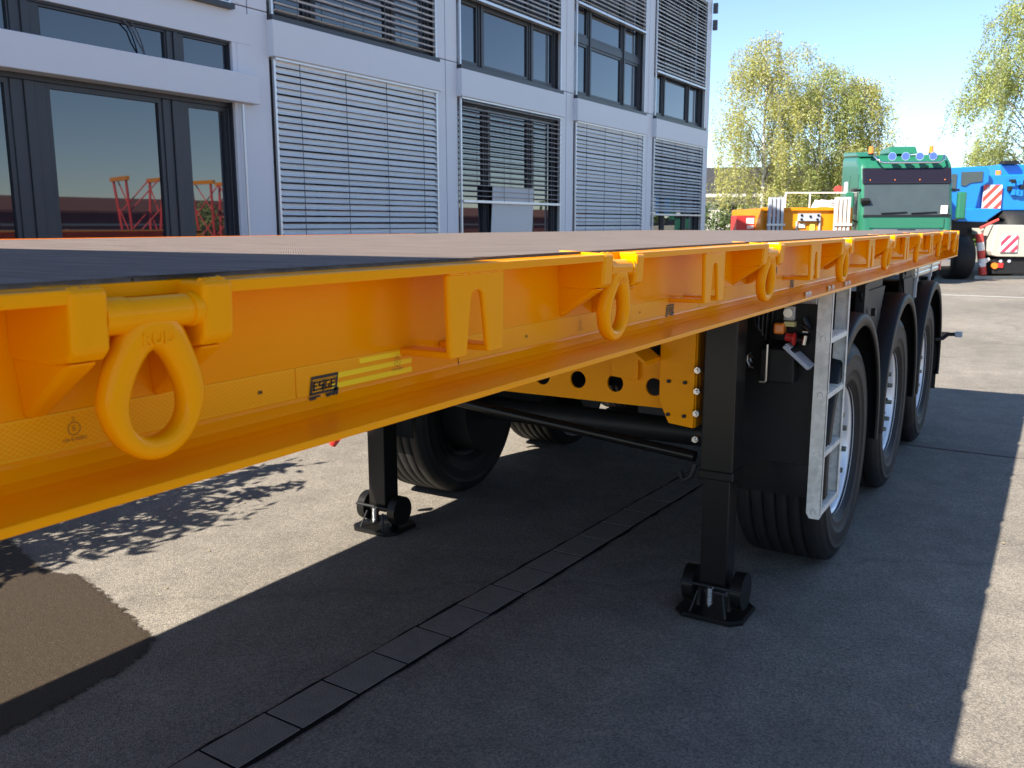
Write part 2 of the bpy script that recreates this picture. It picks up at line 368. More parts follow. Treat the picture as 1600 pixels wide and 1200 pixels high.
def wet_edges():
    n = M['wet'].node_tree.nodes; L = M['wet'].node_tree.links
    a = n.new('ShaderNodeAttribute'); a.attribute_name = 'fade'; g = n.new('ShaderNodeNewGeometry')
    z = n.new('ShaderNodeTexNoise'); z.inputs['Scale'].default_value = 22; z.inputs['Detail'].default_value = 8; z.inputs['Roughness'].default_value = .75; L.new(g.outputs['Position'], z.inputs['Vector'])
    q = n.new('ShaderNodeMath'); q.operation = 'ADD'; L.new(a.outputs['Fac'], q.inputs[0]); L.new(z.outputs['Fac'], q.inputs[1])
    r = n.new('ShaderNodeMapRange'); r.inputs['From Min'].default_value = .94; r.inputs['From Max'].default_value = 1.06; L.new(q.outputs[0], r.inputs['Value'])
    t = n.new('ShaderNodeBsdfTransparent'); m = n.new('ShaderNodeMixShader'); L.new(r.outputs[0], m.inputs[0]); L.new(t.outputs[0], m.inputs[1]); L.new(n['Principled BSDF'].outputs[0], m.inputs[2]); L.new(m.outputs[0], n['Material Output'].inputs[0])
wet_edges()
# a few dry leaves and crumbs on the yard
lr = random.Random(31); lp = MB(); vs = []; fs = []
for k in range(150):
    x = lr.uniform(-5.5, 1.5); y = lr.uniform(1.5, 14); L0 = lr.uniform(.006, .022); a = lr.uniform(0, 6.28); o = len(vs)
    d = Vector((math.cos(a), math.sin(a), 0)); e = Vector((-d.y, d.x, 0)) * .45
    p = Vector((x, y, .006)); vs += [p, p + (d * .5 + e) * L0 + Vector((0, 0, lr.uniform(0, .006))), p + d * L0 + Vector((0, 0, lr.uniform(0, .005))), p + (d * .5 - e) * L0]; fs.append((o, o + 1, o + 2, o + 3))
lp.add(vs, fs); lp.build('dry_leaves', mat('dry_leaf', (.30, .24, .13), .8, var=.4, vscale=3), label='scattered dry leaves and crumbs on the yard', cat='leaves', kind='stuff')
# gutter row of concrete pavers with tar joints
def paver_row():
    j = MB(); rnd = random.Random(5)
    yl = [0.4 + 0.08 * i for i in range(170)]
    left = []; right = []
    for y in yl:
        xc = -1.80 + 0.046 * (y - 2.44)
        left.append((xc - 0.170 - rnd.uniform(0.0, 0.010), y, 0.004)); right.append((xc + 0.006 + rnd.uniform(0, 0.014), y, 0.004))
    n = len(yl); j.add(left + right, [(i, i + 1, n + i + 1, n + i) for i in range(n - 1)])
    jo = j.build('gutter_joint', 'tar', kind='structure')
    base = None
    y = 0.45; i = 0
    while y < 11.5:
        h = 0.0050 + rnd.uniform(-0.0006, 0.0006)
        m = MB().box(-0.081, 0.078, -0.1165, 0.1165, 0.0, h)
        if i < 4 or base is None:
            o = m.build('paver', 'paver', jo); base = base or o
        else: o = share(base, jo)
        o.location = (-1.88 + 0.046 * (y - 2.44) + rnd.uniform(-.003, .003), y, 0.0015); o.rotation_euler = (0, 0, R(-2.6 + rnd.uniform(-.8, .8)))
        y += 0.2437; i += 1
paver_row()
m = MB(); m.add([(-12, 21.4, 0.005), (30, 20.9, 0.005), (30, 21.02, 0.005), (-12, 21.52, 0.005)], [(0, 1, 2, 3)])
m.build('painted_line', 'line', kind='structure')
# repaired trench across the yard
m = MB(); rnd = random.Random(9); a = []; b_ = []
for i in range(60):
    x = -8 + i * 0.4; yy = 6.55 + 0.02 * x
    a.append((x, yy + rnd.uniform(-.02, .02), 0.004)); b_.append((x, yy + 0.16 + rnd.uniform(-.02, .02), 0.004))
m.add(a + b_, [(i, i + 1, 61 + i, 60 + i) for i in range(59)])
m.build('patched_strip', mat('asphalt_patch', (0.155, 0.135, 0.115), 0.85, var=0.3, vscale=30, bump=0.3, bscale=120), kind='structure')

# ================================================================== OFFICE BUILDING
BX = -5.967
bld = thing('office_building', (BX, 8.6, 0), 'pale grey metal clad office block with exterior venetian blinds', 'building')
def bpart(mb, name, m, parent=None, **k):
    o = mb.build(name, m, None, **k); o.parent = parent or bld
    o.matrix_parent_inverse = Matrix.Translation((-BX, -8.6, 0)) if not parent else Matrix.Identity(4)
    return o
FX = BX - 0.06     # pillar face
TOP = 6.15
OPEN = [(5.86 + 2.857 * k, 8.31 + 2.857 * k) for k in range(-2, 4)]   # bays k=-2..3
# core walls (rear volume) and roof
bpart(MB().box(BX - 9, BX - 0.75, 0.05, 17.1, 0, TOP), 'core_wall', 'room')
bpart(MB().box(BX - 9, FX - .19, 17.05, 17.17, 0, TOP), 'end_wall', 'facade'); bpart(MB().box(BX - 9, FX - .19, -0.04, 0.05, 0, TOP), 'end_wall', 'facade')
bpart(MB().box(BX - 9.1, BX + 0.05, -0.1, 17.22, TOP, TOP + 0.12), 'roof', 'facade')
edges = [0.0] + [v for o in OPEN for v in o] + [17.17]
for k in range(-2, 5):
    y0 = -0.04 if k == -2 else 8.31 + 2.857 * (k - 1); y1 = 17.17 if k == 4 else 5.86 + 2.857 * k
    ym = (y0 + y1) / 2 - 0.02 if k < 4 else y1 - 0.02
    if k == -1: y0 = 2.62
    for (ya, yb) in ((y0, ym - 0.006), (ym + 0.006, y1)):
        if yb - ya < 0.01: continue
        for (za, zb) in ((0, 3.30), (3.308, TOP)):
            bpart(MB().box(FX - 0.18, FX, ya, yb, za, zb), 'pillar', 'facade', bevel=0.003, seg=1)
    bpart(MB().box(FX - 0.17, FX - 0.02, y0 + 0.01, y1 - 0.01, 0, TOP - 0.01), 'pillar_core', 'facade_joint')

def window(y0, y1, z0, z1, xf, mull, transom=None, t=0.055, s=0.035):
    """frame with two mullions; mull = inner y limits of the mullions"""
    fr = MB()
    fr.box(xf - 0.07, xf, y0, y1, z0, z0 + t).box(xf - 0.07, xf, y0, y1, z1 - t, z1)
    fr.box(xf - 0.07, xf, y0, y0 + t, z0 + t, z1 - t).box(xf - 0.07, xf, y1 - t, y1, z0 + t, z1 - t)
    fr = bpart(fr, 'window', 'frame', bevel=0.004, seg=1)
    fr.matrix_parent_inverse = Matrix.Translation((-BX, -8.6, 0))
    cols = [(y0 + t, mull[0]), (mull[1], mull[2]), (mull[3], y1 - t)]
    for a, b in ((mull[0], mull[1]), (mull[2], mull[3])):
        h = (b - a)
        MB().box(xf - 0.075, xf - 0.003, a, b, z0 + t, z1 - t).box(xf - 0.003, xf + 0.012, a + h * 0.36, b - h * 0.36, z0 + t, z1 - t).build('mullion', 'frame', fr, bevel=0.004, seg=1)
    if transom:
        for (a, b) in cols: MB().box(xf - 0.06, xf - 0.004, a, b, transom - 0.05, transom + 0.05).build('transom', 'frame', fr, bevel=0.004, seg=1)
    for i, (a, b) in enumerate(cols):
        zs = [(z0 + t, z1 - t)] if not transom else [(z0 + t, transom - 0.05), (transom + 0.05, z1 - t)]
        for (p, q) in zs:
            MB().box(xf - 0.05, xf - 0.015, a, a + s, p, q).box(xf - 0.05, xf - 0.015, b - s, b, p, q).box(xf - 0.05, xf - 0.015, a + s, b - s, p, p + s).box(xf - 0.05, xf - 0.015, a + s, b - s, q - s, q).build('sash', 'frame', fr)
            MB().box(xf - 0.045, xf - 0.035, a + s - 0.005, b - s + 0.005, p + s - 0.005, q - s + 0.005).build('pane', 'glass', fr)
    return fr

SLATS = {}
def blind(y0, y1, ztop, zbot, pitch, tilt, m='slat', jitter=0.0, x=BX, bottom_gap=None, rails=(True, True), zrail=None):
    """external venetian blind: tilt = degrees from horizontal, outer edge down"""
    hb = MB().box(x - 0.075, x - 0.01, y0, y1, ztop - 0.02, ztop)
    bl = bpart(hb, 'blind', 'rail')
    W_ = 0.036
    prof = [(-W_, 0.004), (-W_ * 0.5, -0.002), (0, -0.004), (W_ * 0.5, -0.002), (W_, 0.004), (W_, 0.006), (0, -0.002), (-W_, 0.006)]
    rot = lambda p, a: (p[0] * math.cos(a) + p[1] * math.sin(a), -p[0] * math.sin(a) + p[1] * math.cos(a))
    base = None; z = ztop - 0.045; rnd = random.Random(int(y0 * 100 + ztop * 10))
    while z > zbot + 0.02:
        if base is None:
            mb = MB().prism([rot(p, R(tilt)) for p in prof], 'y', y0 + 0.02, y1 - 0.02)
            base = mb.build('slat', m, bl); base.location = (x - 0.045, 0, z)
            o = base
        else:
            o = share(base, bl, (x - 0.045, 0, z))
        grad = (max(0.0, min(1.0, (z - 1.45) / 1.5)) - 0.4) * (16 if tilt > 25 and ztop < 3 else 0)
        if jitter: o.rotation_euler = (R(rnd.uniform(-.03, .03)), R(grad + rnd.uniform(-jitter, jitter)), 0)
        z -= pitch
    MB().box(x - 0.085, x - 0.01, y0 + 0.015, y1 - 0.015, z - 0.018, z + 0.012).build('bottom_bar', 'rail', bl)
    zr = zrail if zrail is not None else z
    for s, yy in zip(rails, (y0 + 0.004, y1 - 0.004)):
        if s: MB().box(x - 0.055, x - 0.03, yy - 0.012, yy + 0.012, zr, ztop).build('guide_rail', 'rail', bl)
    n = 4
    for i in range(n):
        yy = y0 + (y1 - y0) * (0.12 + 0.76 * i / (n - 1))
        MB().box(x - 0.012, x - 0.009, yy - 0.003, yy + 0.003, z, ztop - 0.02).build('cord', 'cord', bl)
    return bl

WX = BX - 0.115
for k in range(-2, 4):
    y0, y1 = OPEN[k + 2]
    w_ = y1 - y0
    # parapet panels: below lower windows and above upper windows
    bpart(MB().box(FX - 0.2, FX - 0.005, y0, y1, 0, 0.75), 'spandrel_panel', 'facade')
    bpart(MB().box(FX - 0.2, FX - 0.004, y0, y1, 5.55, TOP), 'spandrel_panel', 'facade')
    mu = lambda a, b: (y0 + w_ * a, y0 + w_ * a + 0.10, y0 + w_ * b - 0.10, y0 + w_ * b)
    # jambs
    for yy in (y0, y1): bpart(MB().box(FX - 0.18, FX - 0.03, yy - 0.012, yy + 0.012, 0.75, 5.55), 'jamb', 'frame')
    if k == -1:
        # bay with the unshaded shop-like window: tall window, band, ribbon window
        bpart(MB().box(FX - 0.16, BX + 0.02, 2.64, 5.66, 2.515, 2.75), 'cover_band', 'facade', bevel=0.004, seg=1)
        bpart(MB().box(FX - 0.16, FX + 0.005, 2.64, 5.66, 3.0, 3.245), 'cover_band', 'facade')
        window(2.75, 5.49, 0.75, 2.53, BX - 0.13, (3.586, 3.836, 4.79, 5.007))
        window(2.75, 5.50, 2.735, 3.01, BX - 0.085, (3.60, 3.80, 4.83, 4.98), t=0.028, s=0.014)
        bpart(MB().box(FX - 0.05, FX + 0.004, 5.50, 5.66, 2.752, 2.998), 'filler_panel', 'facade'); bpart(MB().box(FX - 0.05, FX + 0.004, 5.49, 5.66, 0.75, 2.513), 'filler_panel', 'facade')
        bpart(MB().cyl((BX - 0.02, 5.50, 0.75), (BX - 0.02, 5.50, 2.5), 0.012, n=8), 'drain_rod', 'rail')
    else:
        bpart(MB().box(FX - 0.16, BX + 0.015, y0 - 0.01, y1 + 0.02, 2.94, 3.24), 'cover_band', 'facade', bevel=0.004, seg=1)
        window(y0 + 0.02, y1 - 0.02, 0.75, 2.93, WX, mu(0.27, 0.74))
    bpart(MB().box(FX - 0.16, BX - 0.0, y0 - 0.0, y1 + 0.0, 3.245, 3.285), 'window_sill', 'frame')
    window(y0 + 0.02, y1 - 0.02, 3.285, 5.55, WX, mu(0.22, 0.74), transom=4.08 if k != -1 else None)
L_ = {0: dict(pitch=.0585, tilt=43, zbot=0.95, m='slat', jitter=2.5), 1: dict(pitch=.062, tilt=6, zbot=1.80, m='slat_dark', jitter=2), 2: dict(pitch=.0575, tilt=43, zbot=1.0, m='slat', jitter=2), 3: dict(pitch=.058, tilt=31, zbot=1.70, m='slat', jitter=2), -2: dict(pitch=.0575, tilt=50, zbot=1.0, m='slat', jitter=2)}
U_ = {0: dict(pitch=.062, tilt=8, zbot=3.30, m='slat', jitter=2), 1: dict(pitch=.058, tilt=14, zbot=4.05, m='slat', jitter=2), 2: dict(pitch=.058, tilt=16, zbot=4.52, m='slat', jitter=2), 3: dict(pitch=.060, tilt=40, zbot=4.03, m='slat', jitter=2), -2: dict(pitch=.06, tilt=20, zbot=4.0, m='slat', jitter=2), -1: dict(pitch=.06, tilt=10, zbot=3.3, m='slat', jitter=2)}
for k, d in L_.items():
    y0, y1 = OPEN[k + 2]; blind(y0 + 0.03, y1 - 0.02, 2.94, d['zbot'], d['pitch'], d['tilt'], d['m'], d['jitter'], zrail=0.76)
for k, d in U_.items():
    y0, y1 = OPEN[k + 2]; blind(y0 + 0.03, y1 - 0.02, 5.55, d['zbot'], d['pitch'], d['tilt'], d['m'], d['jitter'], zrail=3.29)
# pale tilted pane inside bay 1, cable on the ribbon window, dark brackets at the far corner
y0, y1 = OPEN[3]
MT = Matrix.Translation((WX + 0.02, 0, 0.95)) @ Matrix.Rotation(R(3), 4, 'Y')
bpart(MB().box(0.0, 0.012, y0 + 0.70, y1 - 0.75, 0.0, 1.02, mtx=MT), 'tilted_pane', mat('tilted_glass', (0.48, 0.54, 0.58), 0.12), bevel=0.004)
bpart(MB().tube([(BX - 0.085, 4.45, 2.99), (BX - 0.083, 4.53, 2.93), (BX - 0.08, 4.56, 2.86), (BX - 0.08, 4.60, 2.80), (BX - 0.085, 4.62, 2.77)], 0.006, 6).tube([(BX - 0.085, 4.52, 2.99), (BX - 0.083, 4.57, 2.92), (BX - 0.08, 4.60, 2.84), (BX - 0.08, 4.615, 2.78)], 0.005, 6), 'cable', 'cord')
for z in (5.2, 5.5):
    bpart(MB().box(BX - 0.05, BX + 0.03, 17.175, 17.23, z - 0.09, z + 0.09), 'corner_bracket', 'cord')

# ================================================================== YELLOW FLATBED TRAILER
SX = -0.674          # outer flange edge
WB = -0.765          # web face
LX = -3.224          # left outer edge
ZT = 1.450; ZB = 1.263
Y0, Y1 = -1.2, 7.54
RINGS = [0.510 + 0.988 * i for i in range(-1, 8)]
RINGS = [r for r in RINGS if r < Y1 - 0.1]
tr = thing('flatbed_trailer', (-1.949, 3.2, 0), 'long yellow flatbed semi-trailer with forged lashing rings along its side beam', 'trailer')
def tp(mb, name, m, parent=None, **k):
    o = mb.build(name, m, None, **k); o.parent = parent or tr
    if not parent: o.matrix_parent_inverse = Matrix.Translation((1.949, -3.2, 0))
    return o
# --- side beam right: inner flange strip, web, lower flange
sb = MB().box(-0.80, SX - 0.034, Y0, Y1, ZT - 0.012, ZT)
sb.box(WB - 0.008, WB, Y0, Y1, ZB + 0.010, ZT - 0.012)
beam = tp(sb, 'side_beam', 'yellow')
lo = MB(); prof = [(SX, ZB), (SX, ZB + 0.009), (SX - 0.052, ZB + 0.0115), (WB + 0.022, ZB + 0.0135), (WB + 0.009, ZB + 0.019), (WB + 0.001, ZB + 0.029), (WB - 0.0005, ZB + 0.034), (WB - 0.012, ZB + 0.034), (-0.80, ZB + 0.01), (-0.80, ZB)]
lo.prism(prof, 'y', Y0, Y1)
tp(lo, 'lower_flange', 'yellow', bevel=0.0015)
# outer lip of the top flange, cut at every lashing ring
NOT = 0.050
cuts = []
ys = [Y0]
for r in RINGS: ys += [r - NOT, r + NOT]
ys.append(Y1)
for i in range(0, len(ys), 2):
    tp(MB().box(SX - 0.034, SX, ys[i], ys[i + 1], ZT - 0.0125, ZT - 0.0003), 'top_flange', 'yellow', bevel=0.002)
tp(MB().box(-0.80, SX, Y1 - 0.012, Y1 + 0.012, ZB - 0.0, ZT + 0.001), 'end_plate', 'yellow', bevel=0.002)
# left beam
tp(MB().box(LX, LX + 0.11, Y0, Y1, ZT - 0.012, ZT + 0.002).box(LX + 0.085, LX + 0.093, Y0, Y1, ZB + 0.012, ZT - 0.012).box(LX, LX + 0.12, Y0, Y1, ZB, ZB + 0.012), 'side_beam', 'yellow')
tp(MB().add([(LX, Y0, ZT), (LX + .012, Y0, ZT), (LX + .012, 4.2, ZT), (LX, 4.2, ZT), (LX, Y0, ZT + .008), (LX + .012, Y0, ZT + .008), (LX + .012, 4.2, ZT + .003), (LX, 4.2, ZT + .003)], [(0, 3, 2, 1), (4, 5, 6, 7), (0, 1, 5, 4), (1, 2, 6, 5), (2, 3, 7, 6), (3, 0, 4, 7)]), 'edge_lip', 'yellow')
# cross members and rear beam, chassis
for i in range(13):
    yy = Y0 + 0.2 + i * 0.69
    tp(MB().box(LX + 0.1, -0.80, yy, yy + 0.01, ZB + 0.03, ZT - 0.03).box(LX + 0.1, -0.80, yy - 0.03, yy + 0.04, ZB + 0.02, ZB + 0.03), 'cross_member', 'yellow')
for xx in (-1.45, -2.45):
    tp(MB().box(xx - 0.006, xx + 0.006, Y0, Y1 - 0.1, 1.08, ZB + 0.02).box(xx - 0.07, xx + 0.07, Y0, Y1 - 0.1, 1.065, 1.08), 'chassis_rail', 'dark_steel')
tp(MB().box(LX + 0.01, -0.80, Y1 - 0.08, Y1, ZB, ZT - 0.006), 'rear_beam', 'yellow')
# headboard at the front end (its shadow falls on the near deck)
tp(MB().box(LX + 0.02, SX - 0.02, -0.75, -0.70, ZT, ZT + 1.66).box(LX + 0.02, LX + 0.12, -0.82, -0.75, ZT, ZT + 1.66).box(SX - 0.12, SX - 0.02, -0.82, -0.75, ZT, ZT + 1.66).box(-2.0, -1.9, -0.82, -0.75, ZT, ZT + 1.66), 'headboard', 'yellow', bevel=0.004)
# --- deck boards
for (a, b) in ((Y0, -0.70), (-0.70, 0.522), (0.526, 3.02), (3.024, 5.52), (5.524, Y1 - 0.02)):
    tp(MB().box(LX + 0.095, SX - 0.052, a, b, ZT - 0.010, ZT + 0.0035), 'deck_board', 'ply')
rnd = random.Random(21)
def strip(y0, y1, xa, xb, jag, z, step=0.012, thick=1.0):
    m = MB(); n = max(2, int((y1 - y0) / step)); a = []; b = []
    for i in range(n + 1):
        y = y0 + (y1 - y0) * i / n; e = min(1, min(i, n - i) / 6 + 0.15)
        a.append((xa, y, z)); b.append((xa + (xb - xa) * e + rnd.uniform(-jag, jag) * e, y, z + 0.0006))
    m.add(a + b, [(i, i + 1, n + 2 + i, n + 1 + i) for i in range(n)]); return m
tp(strip(Y0, Y1 - 0.05, SX - 0.0535, SX - 0.0475, 0.0015, ZT + 0.0037), 'sealant_joint', 'sealant')
tp(strip(0.52, 0.64, SX - 0.056, SX - 0.036, 0.005, ZT + 0.0042, 0.006), 'sealant_joint', 'sealant')
tp(strip(1.09, 1.42, SX - 0.056, SX - 0.045, 0.003, ZT + 0.0042, 0.008), 'sealant_joint', 'sealant')
tp(strip(0.93, 0.99, SX - 0.056, SX - 0.040, 0.004, ZT + 0.0042, 0.006), 'sealant_joint', 'sealant')
# --- lashing rings
PZ = 1.424; PXC = SX - 0.018
def ring_mesh():
    m = MB(); N = 56; K = 12; vs = []
    for i in range(N):
        t = 2 * math.pi * i / N; c = math.cos(t); s = math.sin(t); sg = 1 if s >= 0 else -1
        iy = 0.0265 * s * (1 - 0.36 * c); iz = -0.0730 + 0.0395 * c
        p = 0.62 if c > 0.25 else (1.0 if c < -0.1 else 0.62 + (0.25 - c) / 0.35 * 0.38)
        oy = 0.0515 * sg * abs(s) ** p * (1 - 0.37 * max(c, -0.2)); oz = -0.0625 + 0.0715 * c
        th = 0.0125 if c < 0.3 else 0.0125 + 0.002 * (c - 0.3)
        I = Vector((0, iy, iz)); O = Vector((0, oy, oz)); mid = (I + O) / 2; h = (O - I) / 2
        for k in range(K):
            a = 2 * math.pi * k / K; ca = math.cos(a); sa = math.sin(a)
            e = 0.75
            ca = math.copysign(abs(ca) ** e, ca); sa = math.copysign(abs(sa) ** e, sa)
            v = mid + h * ca; v.x = th * sa; vs.append(v)
    fs = []
    for i in range(N):
        j = (i + 1) % N
        fs += [(i * K + k, j * K + k, j * K + (k + 1) % K, i * K + (k + 1) % K) for k in range(K)]
    m.add(vs, fs, True)
    m.cyl((0, -0.026, 0), (0, 0.047, 0), 0.0150, n=20)
    return m
def bracket_mesh(sgn):
    # forged/welded lug: block at the top, tapering gusset to the web
    m = MB(); d = WB - PXC - 0.002
    a, b = (0.0485, 0.084) if sgn > 0 else (-0.084, -0.0485)
    top = ZT - 0.0005 - PZ
    prof = [(SX - PXC + 0.002, top), (SX - PXC + 0.002, -0.026), (SX - PXC - 0.006, -0.034), (-0.02, -0.040), (d, -0.040), (d, top)]
    m.prism(prof, 'y', a, b)
    # tapered gusset under the block
    w2 = 0.006
    c = (a + b) / 2
    vs = [(0.010, a + .003, -0.036), (0.010, b - .003, -0.036), (d, b - .003, -0.036), (d, a + .003, -0.036), (d + 0.012, c - 0.009, -0.092), (d + 0.012, c + 0.009, -0.092), (d, c + 0.011, -0.095), (d, c - 0.011, -0.095)]
    m.add(vs, [(0, 1, 2, 3), (4, 7, 6, 5), (0, 4, 5, 1), (1, 5, 6, 2), (2, 6, 7, 3), (3, 7, 4, 0)])
    return m
ring0 = None
def weld(y0, y1, x, z, r, seed):
    rr = random.Random(seed); n = int(abs(y1 - y0) / 0.004) + 2
    pts = [(x + rr.uniform(-.001, .001), y0 + (y1 - y0) * i / n, z + rr.uniform(-.001, .001)) for i in range(n + 1)]
    return MB().tube(pts, [r * rr.uniform(.75, 1.15) for _ in pts], 6)
for i, ry in enumerate(RINGS):
    loc = Vector((PXC + 0.004, ry, PZ))
    if ring0 is None:
        rg = ring_mesh().build('lashing_ring', 'yellow'); ring0 = rg
        rg.parent = tr; rg.matrix_parent_inverse = Matrix.Translation((1.949, -3.2, 0)); rg.location = loc
        br = []
        for s in (-1, 1):
            o = bracket_mesh(s).build('bracket', 'yellow', rg, bevel=0.005, seg=3); o.location = (-0.004, 0, 0); br.append(o)
        pin = MB().cyl((0, -0.05, 0), (0, -0.026, 0), 0.0165, n=20).build('pin', 'yellow', rg, bevel=0.003)
        pin2 = MB().cyl((0, 0.040, 0), (0, 0.05, 0), 0.0165, n=20).build('pin_collar', 'yellow', rg, bevel=0.003)
        lt = lettering('RUD', 0.0155, on_side(0.0126, 0.0, -0.0215, 0, 1.08), 'yellow', rg, extrude=0.0016, bold=0.0004, name='raised_lettering')
        wl = weld(-0.080, -0.052, 0.006, ZT - PZ - 0.001, 0.003, 1).build('weld_seam', 'yellow', rg)
        wl2 = weld(0.052, 0.080, 0.006, ZT - PZ - 0.001, 0.0045, 2).build('weld_seam', 'yellow', rg)
        kids = br + [pin, pin2, lt, wl, wl2]
    else:
        rg = share(ring0, tr, loc)
        for c in kids: share(c, rg)
    rg.rotation_euler = (random.uniform(-.03, .03), R(3 + random.uniform(-2, 2)), R(random.uniform(-4, 4))) if i != 1 else (0, R(2), 0)
# --- stake pockets with arched slot
def pocket_mesh():
    m = MB(); h = 0.070; a = -0.112; T = 0.009
    # front plate: outline with slot open at the bottom (two legs)
    def arc(n=8):
        return [(0.015 * math.cos(math.pi * k / n), -0.036 + 0.012 * math.sin(math.pi * k / n)) for k in range(n + 1)]
    left = [(-h, 0.0), (-h * 0.93, a), (-0.027, a)] + [p for p in arc()[::-1] if p[0] <= 0.001]
    right = [(-x, z) for x, z in left[::-1]]
    m.prism(left[:-1] + [(0.0, -0.024)] + right[1:], 'x', -T, 0)
    d = WB - SX + 0.004
    m.box(d, -0.0005, -h * 0.93, -0.027, a, a + T); m.box(d, -0.0005, 0.027, h * 0.93, a, a + T)
    # rounded return at top-left: side cheek
    return m
pk = None
for i, ry in enumerate(RINGS):
    yy = ry + 0.494 + 0.019
    if yy > Y1 - 0.1: continue
    loc = Vector((SX - 0.003, yy, ZT - 0.0128))
    if pk is None:
        pk = pocket_mesh().build('stake_pocket', 'yellow', bevel=0.003, seg=2); pk.parent = tr; pk.matrix_parent_inverse = Matrix.Translation((1.949, -3.2, 0)); pk.location = loc
    else: share(pk, tr, loc)
for i, ry in enumerate(RINGS[:5]):
    yy = ry + 0.513
    w1 = weld(yy - 0.066, yy + 0.066, SX - 0.004, ZT - 0.0135, 0.0022, 40 + i); w1 = tp(w1, 'weld_seam', 'yellow')
    for sg in (-1, 1): tp(weld(yy + sg * 0.027, yy + sg * 0.065, WB + 0.001, ZT - 0.0128 - 0.112, 0.0022, 60 + i), 'weld_seam', 'yellow')
# --- reflective tape, its print
TX = WB + 0.0012
def tape_seg(y0, y1, z0=1.2985, z1=1.333):
    t = tp(B(WB - 0.002, TX, y0, y1, z0, z1), 'reflective_tape', 'tape')
    MB().box(TX - 0.001, TX + 0.0003, y0, y1, z1 - 0.0012, z1 + 0.0004).box(TX - 0.001, TX + 0.0003, y0, y1, z0 - 0.0004, z0 + 0.0010).build('tape_border', 'tape_edge', t)
    return t
tapes = [tape_seg(Y0, 0.76), tape_seg(0.7615, 0.985), tape_seg(1.10, 2.15), tape_seg(2.153, 4.05), tape_seg(4.053, Y1 - 0.02)]
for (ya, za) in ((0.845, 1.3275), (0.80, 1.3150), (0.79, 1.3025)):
    MB().box(TX - 0.001, TX + 0.0008, ya + 0.03, 0.984, za - 0.0034, za + 0.0034).build('gleam_strip', 'tape_gleam', tapes[1])  # three strips paint the gleam on the tape end
def logo(yc, zc, h, parent, m='ink'):
    """slanted sign with ES-GE and a truck silhouette under it"""
    wd = h * 2.05; sl = 0.18; X = TX + 0.0011
    P = lambda y, z: (X, yc + y * wd + z * h * sl, zc + z * h)
    mb = MB()
    def quad(y0, y1, z0, z1): mb.add([P(y0, z0), P(y1, z0), P(y1, z1), P(y0, z1)], [(0, 1, 2, 3)])
    # sign as dark frame plus dark field left round the letters
    quad(-.5, .5, .34, .5); quad(-.5, -.455, -.40, .34); quad(.455, .5, -.40, .34); quad(-.5, .5, -.46, -.33)
    quad(-.455, .455, .27, .29); 
    # letters (dark field, paper coloured letters are left open): draw the letters' counter shapes dark
    for (y0, y1) in ((-.455, -.42), (-.03, .01), (.42, .455)): quad(y0, y1, -.33, .27)
    def letter(ch, y):
        w_ = 0.18; s = .075
        if ch in 'EG':
            quad(y, y + .055, -.26, .22); quad(y, y + w_, .12, .22); quad(y, y + w_, -.26, -.16)
            if ch == 'E': quad(y, y + w_ * .85, -.07, .03)
            else: quad(y + w_ - .055, y + w_, -.26, -.0); quad(y + w_ * .5, y + w_, -.07, .0)
        else:
            quad(y, y + w_, .12, .22); quad(y, y + w_, -.07, .03); quad(y, y + w_, -.26, -.16); quad(y, y + .055, -.03, .2); quad(y + w_ - .055, y + w_, -.24, .0)
    letter('E', -.40); letter('S', -.20); quad(-.03, .03, -.06, .02); letter('G', .03); letter('E', .235)
    # low-loader and tractor silhouette
    quad(-.5, -.1, -.62, -.52); quad(.12, .56, -.66, -.50); quad(.38, .56, -.50, -.30)
    for c in (-.46, -.40, -.34, -.28, .16, .24, .40, .50): quad(c - .02, c + .02, -.74, -.60)
    mb.build('printed_logo', m, parent)
logo(0.808, 1.3075, 0.0235, tapes[1]); logo(1.955, 1.308, 0.022, tapes[2]); logo(3.05, 1.308, 0.022, tapes[3])
def approval(y, parent, m='ink'):
    X = TX + 0.0011
    lettering('E', 0.0075, on_side(X, y, 1.3165), m, parent)
    lettering('C', 0.005, on_side(X, y, 1.3255), m, parent)
    lettering('104 R-00821', 0.0048, on_side(X, y, 1.3065), m, parent)
    c = MB(); n = 24
    vs = []
    for k in range(n):
        t = 2 * math.pi * k / n
        vs += [(X, y + 0.0056 * math.cos(t), 1.3165 + 0.0056 * math.sin(t)), (X, y + 0.0064 * math.cos(t), 1.3165 + 0.0064 * math.sin(t))]
    c.add(vs, [(2 * k, 2 * k + 1, (2 * k + 3) % (2 * n), (2 * k + 2) % (2 * n)) for k in range(n)]); c.build('printed_circle', m, parent)
approval(0.478, tapes[0], 'faint_ink'); approval(0.952, tapes[1], 'faint_ink'); approval(1.50, tapes[2], 'faint_ink')
lettering('3M', 0.0055, on_side(TX + 0.0011, 0.704, 1.3135), 'ink', tapes[0], bold=0.0002)
lettering('3M', 0.0055, on_side(TX + 0.0011, 1.30, 1.3145), 'ink', tapes[2], bold=0.0002)
lettering('3M', 0.005, on_side(TX + 0.0011, 1.78, 1.315), 'ink', tapes[2], bold=0.0002)
tp(MB().box(WB, WB + 0.0009, 1.1, 1.1012, 1.285, 1.345), 'seam', 'ink')
# bolts in the lower flange above the ladder, small plates on the web
for yy in (3.33, 3.39, 3.62, 3.68, 3.0, 3.04):
    tp(MB().cyl((SX - 0.03, yy, ZB + 0.009), (SX - 0.03, yy, ZB + 0.021), 0.0095, n=6, sm=False), 'bolt', 'zinc')
tp(MB().box(WB, WB + 0.012, 2.78, 2.82, 1.35, 1.37).box(WB, WB + 0.012, 2.70, 2.73, 1.315, 1.335), 'marker_socket', 'black_matt')

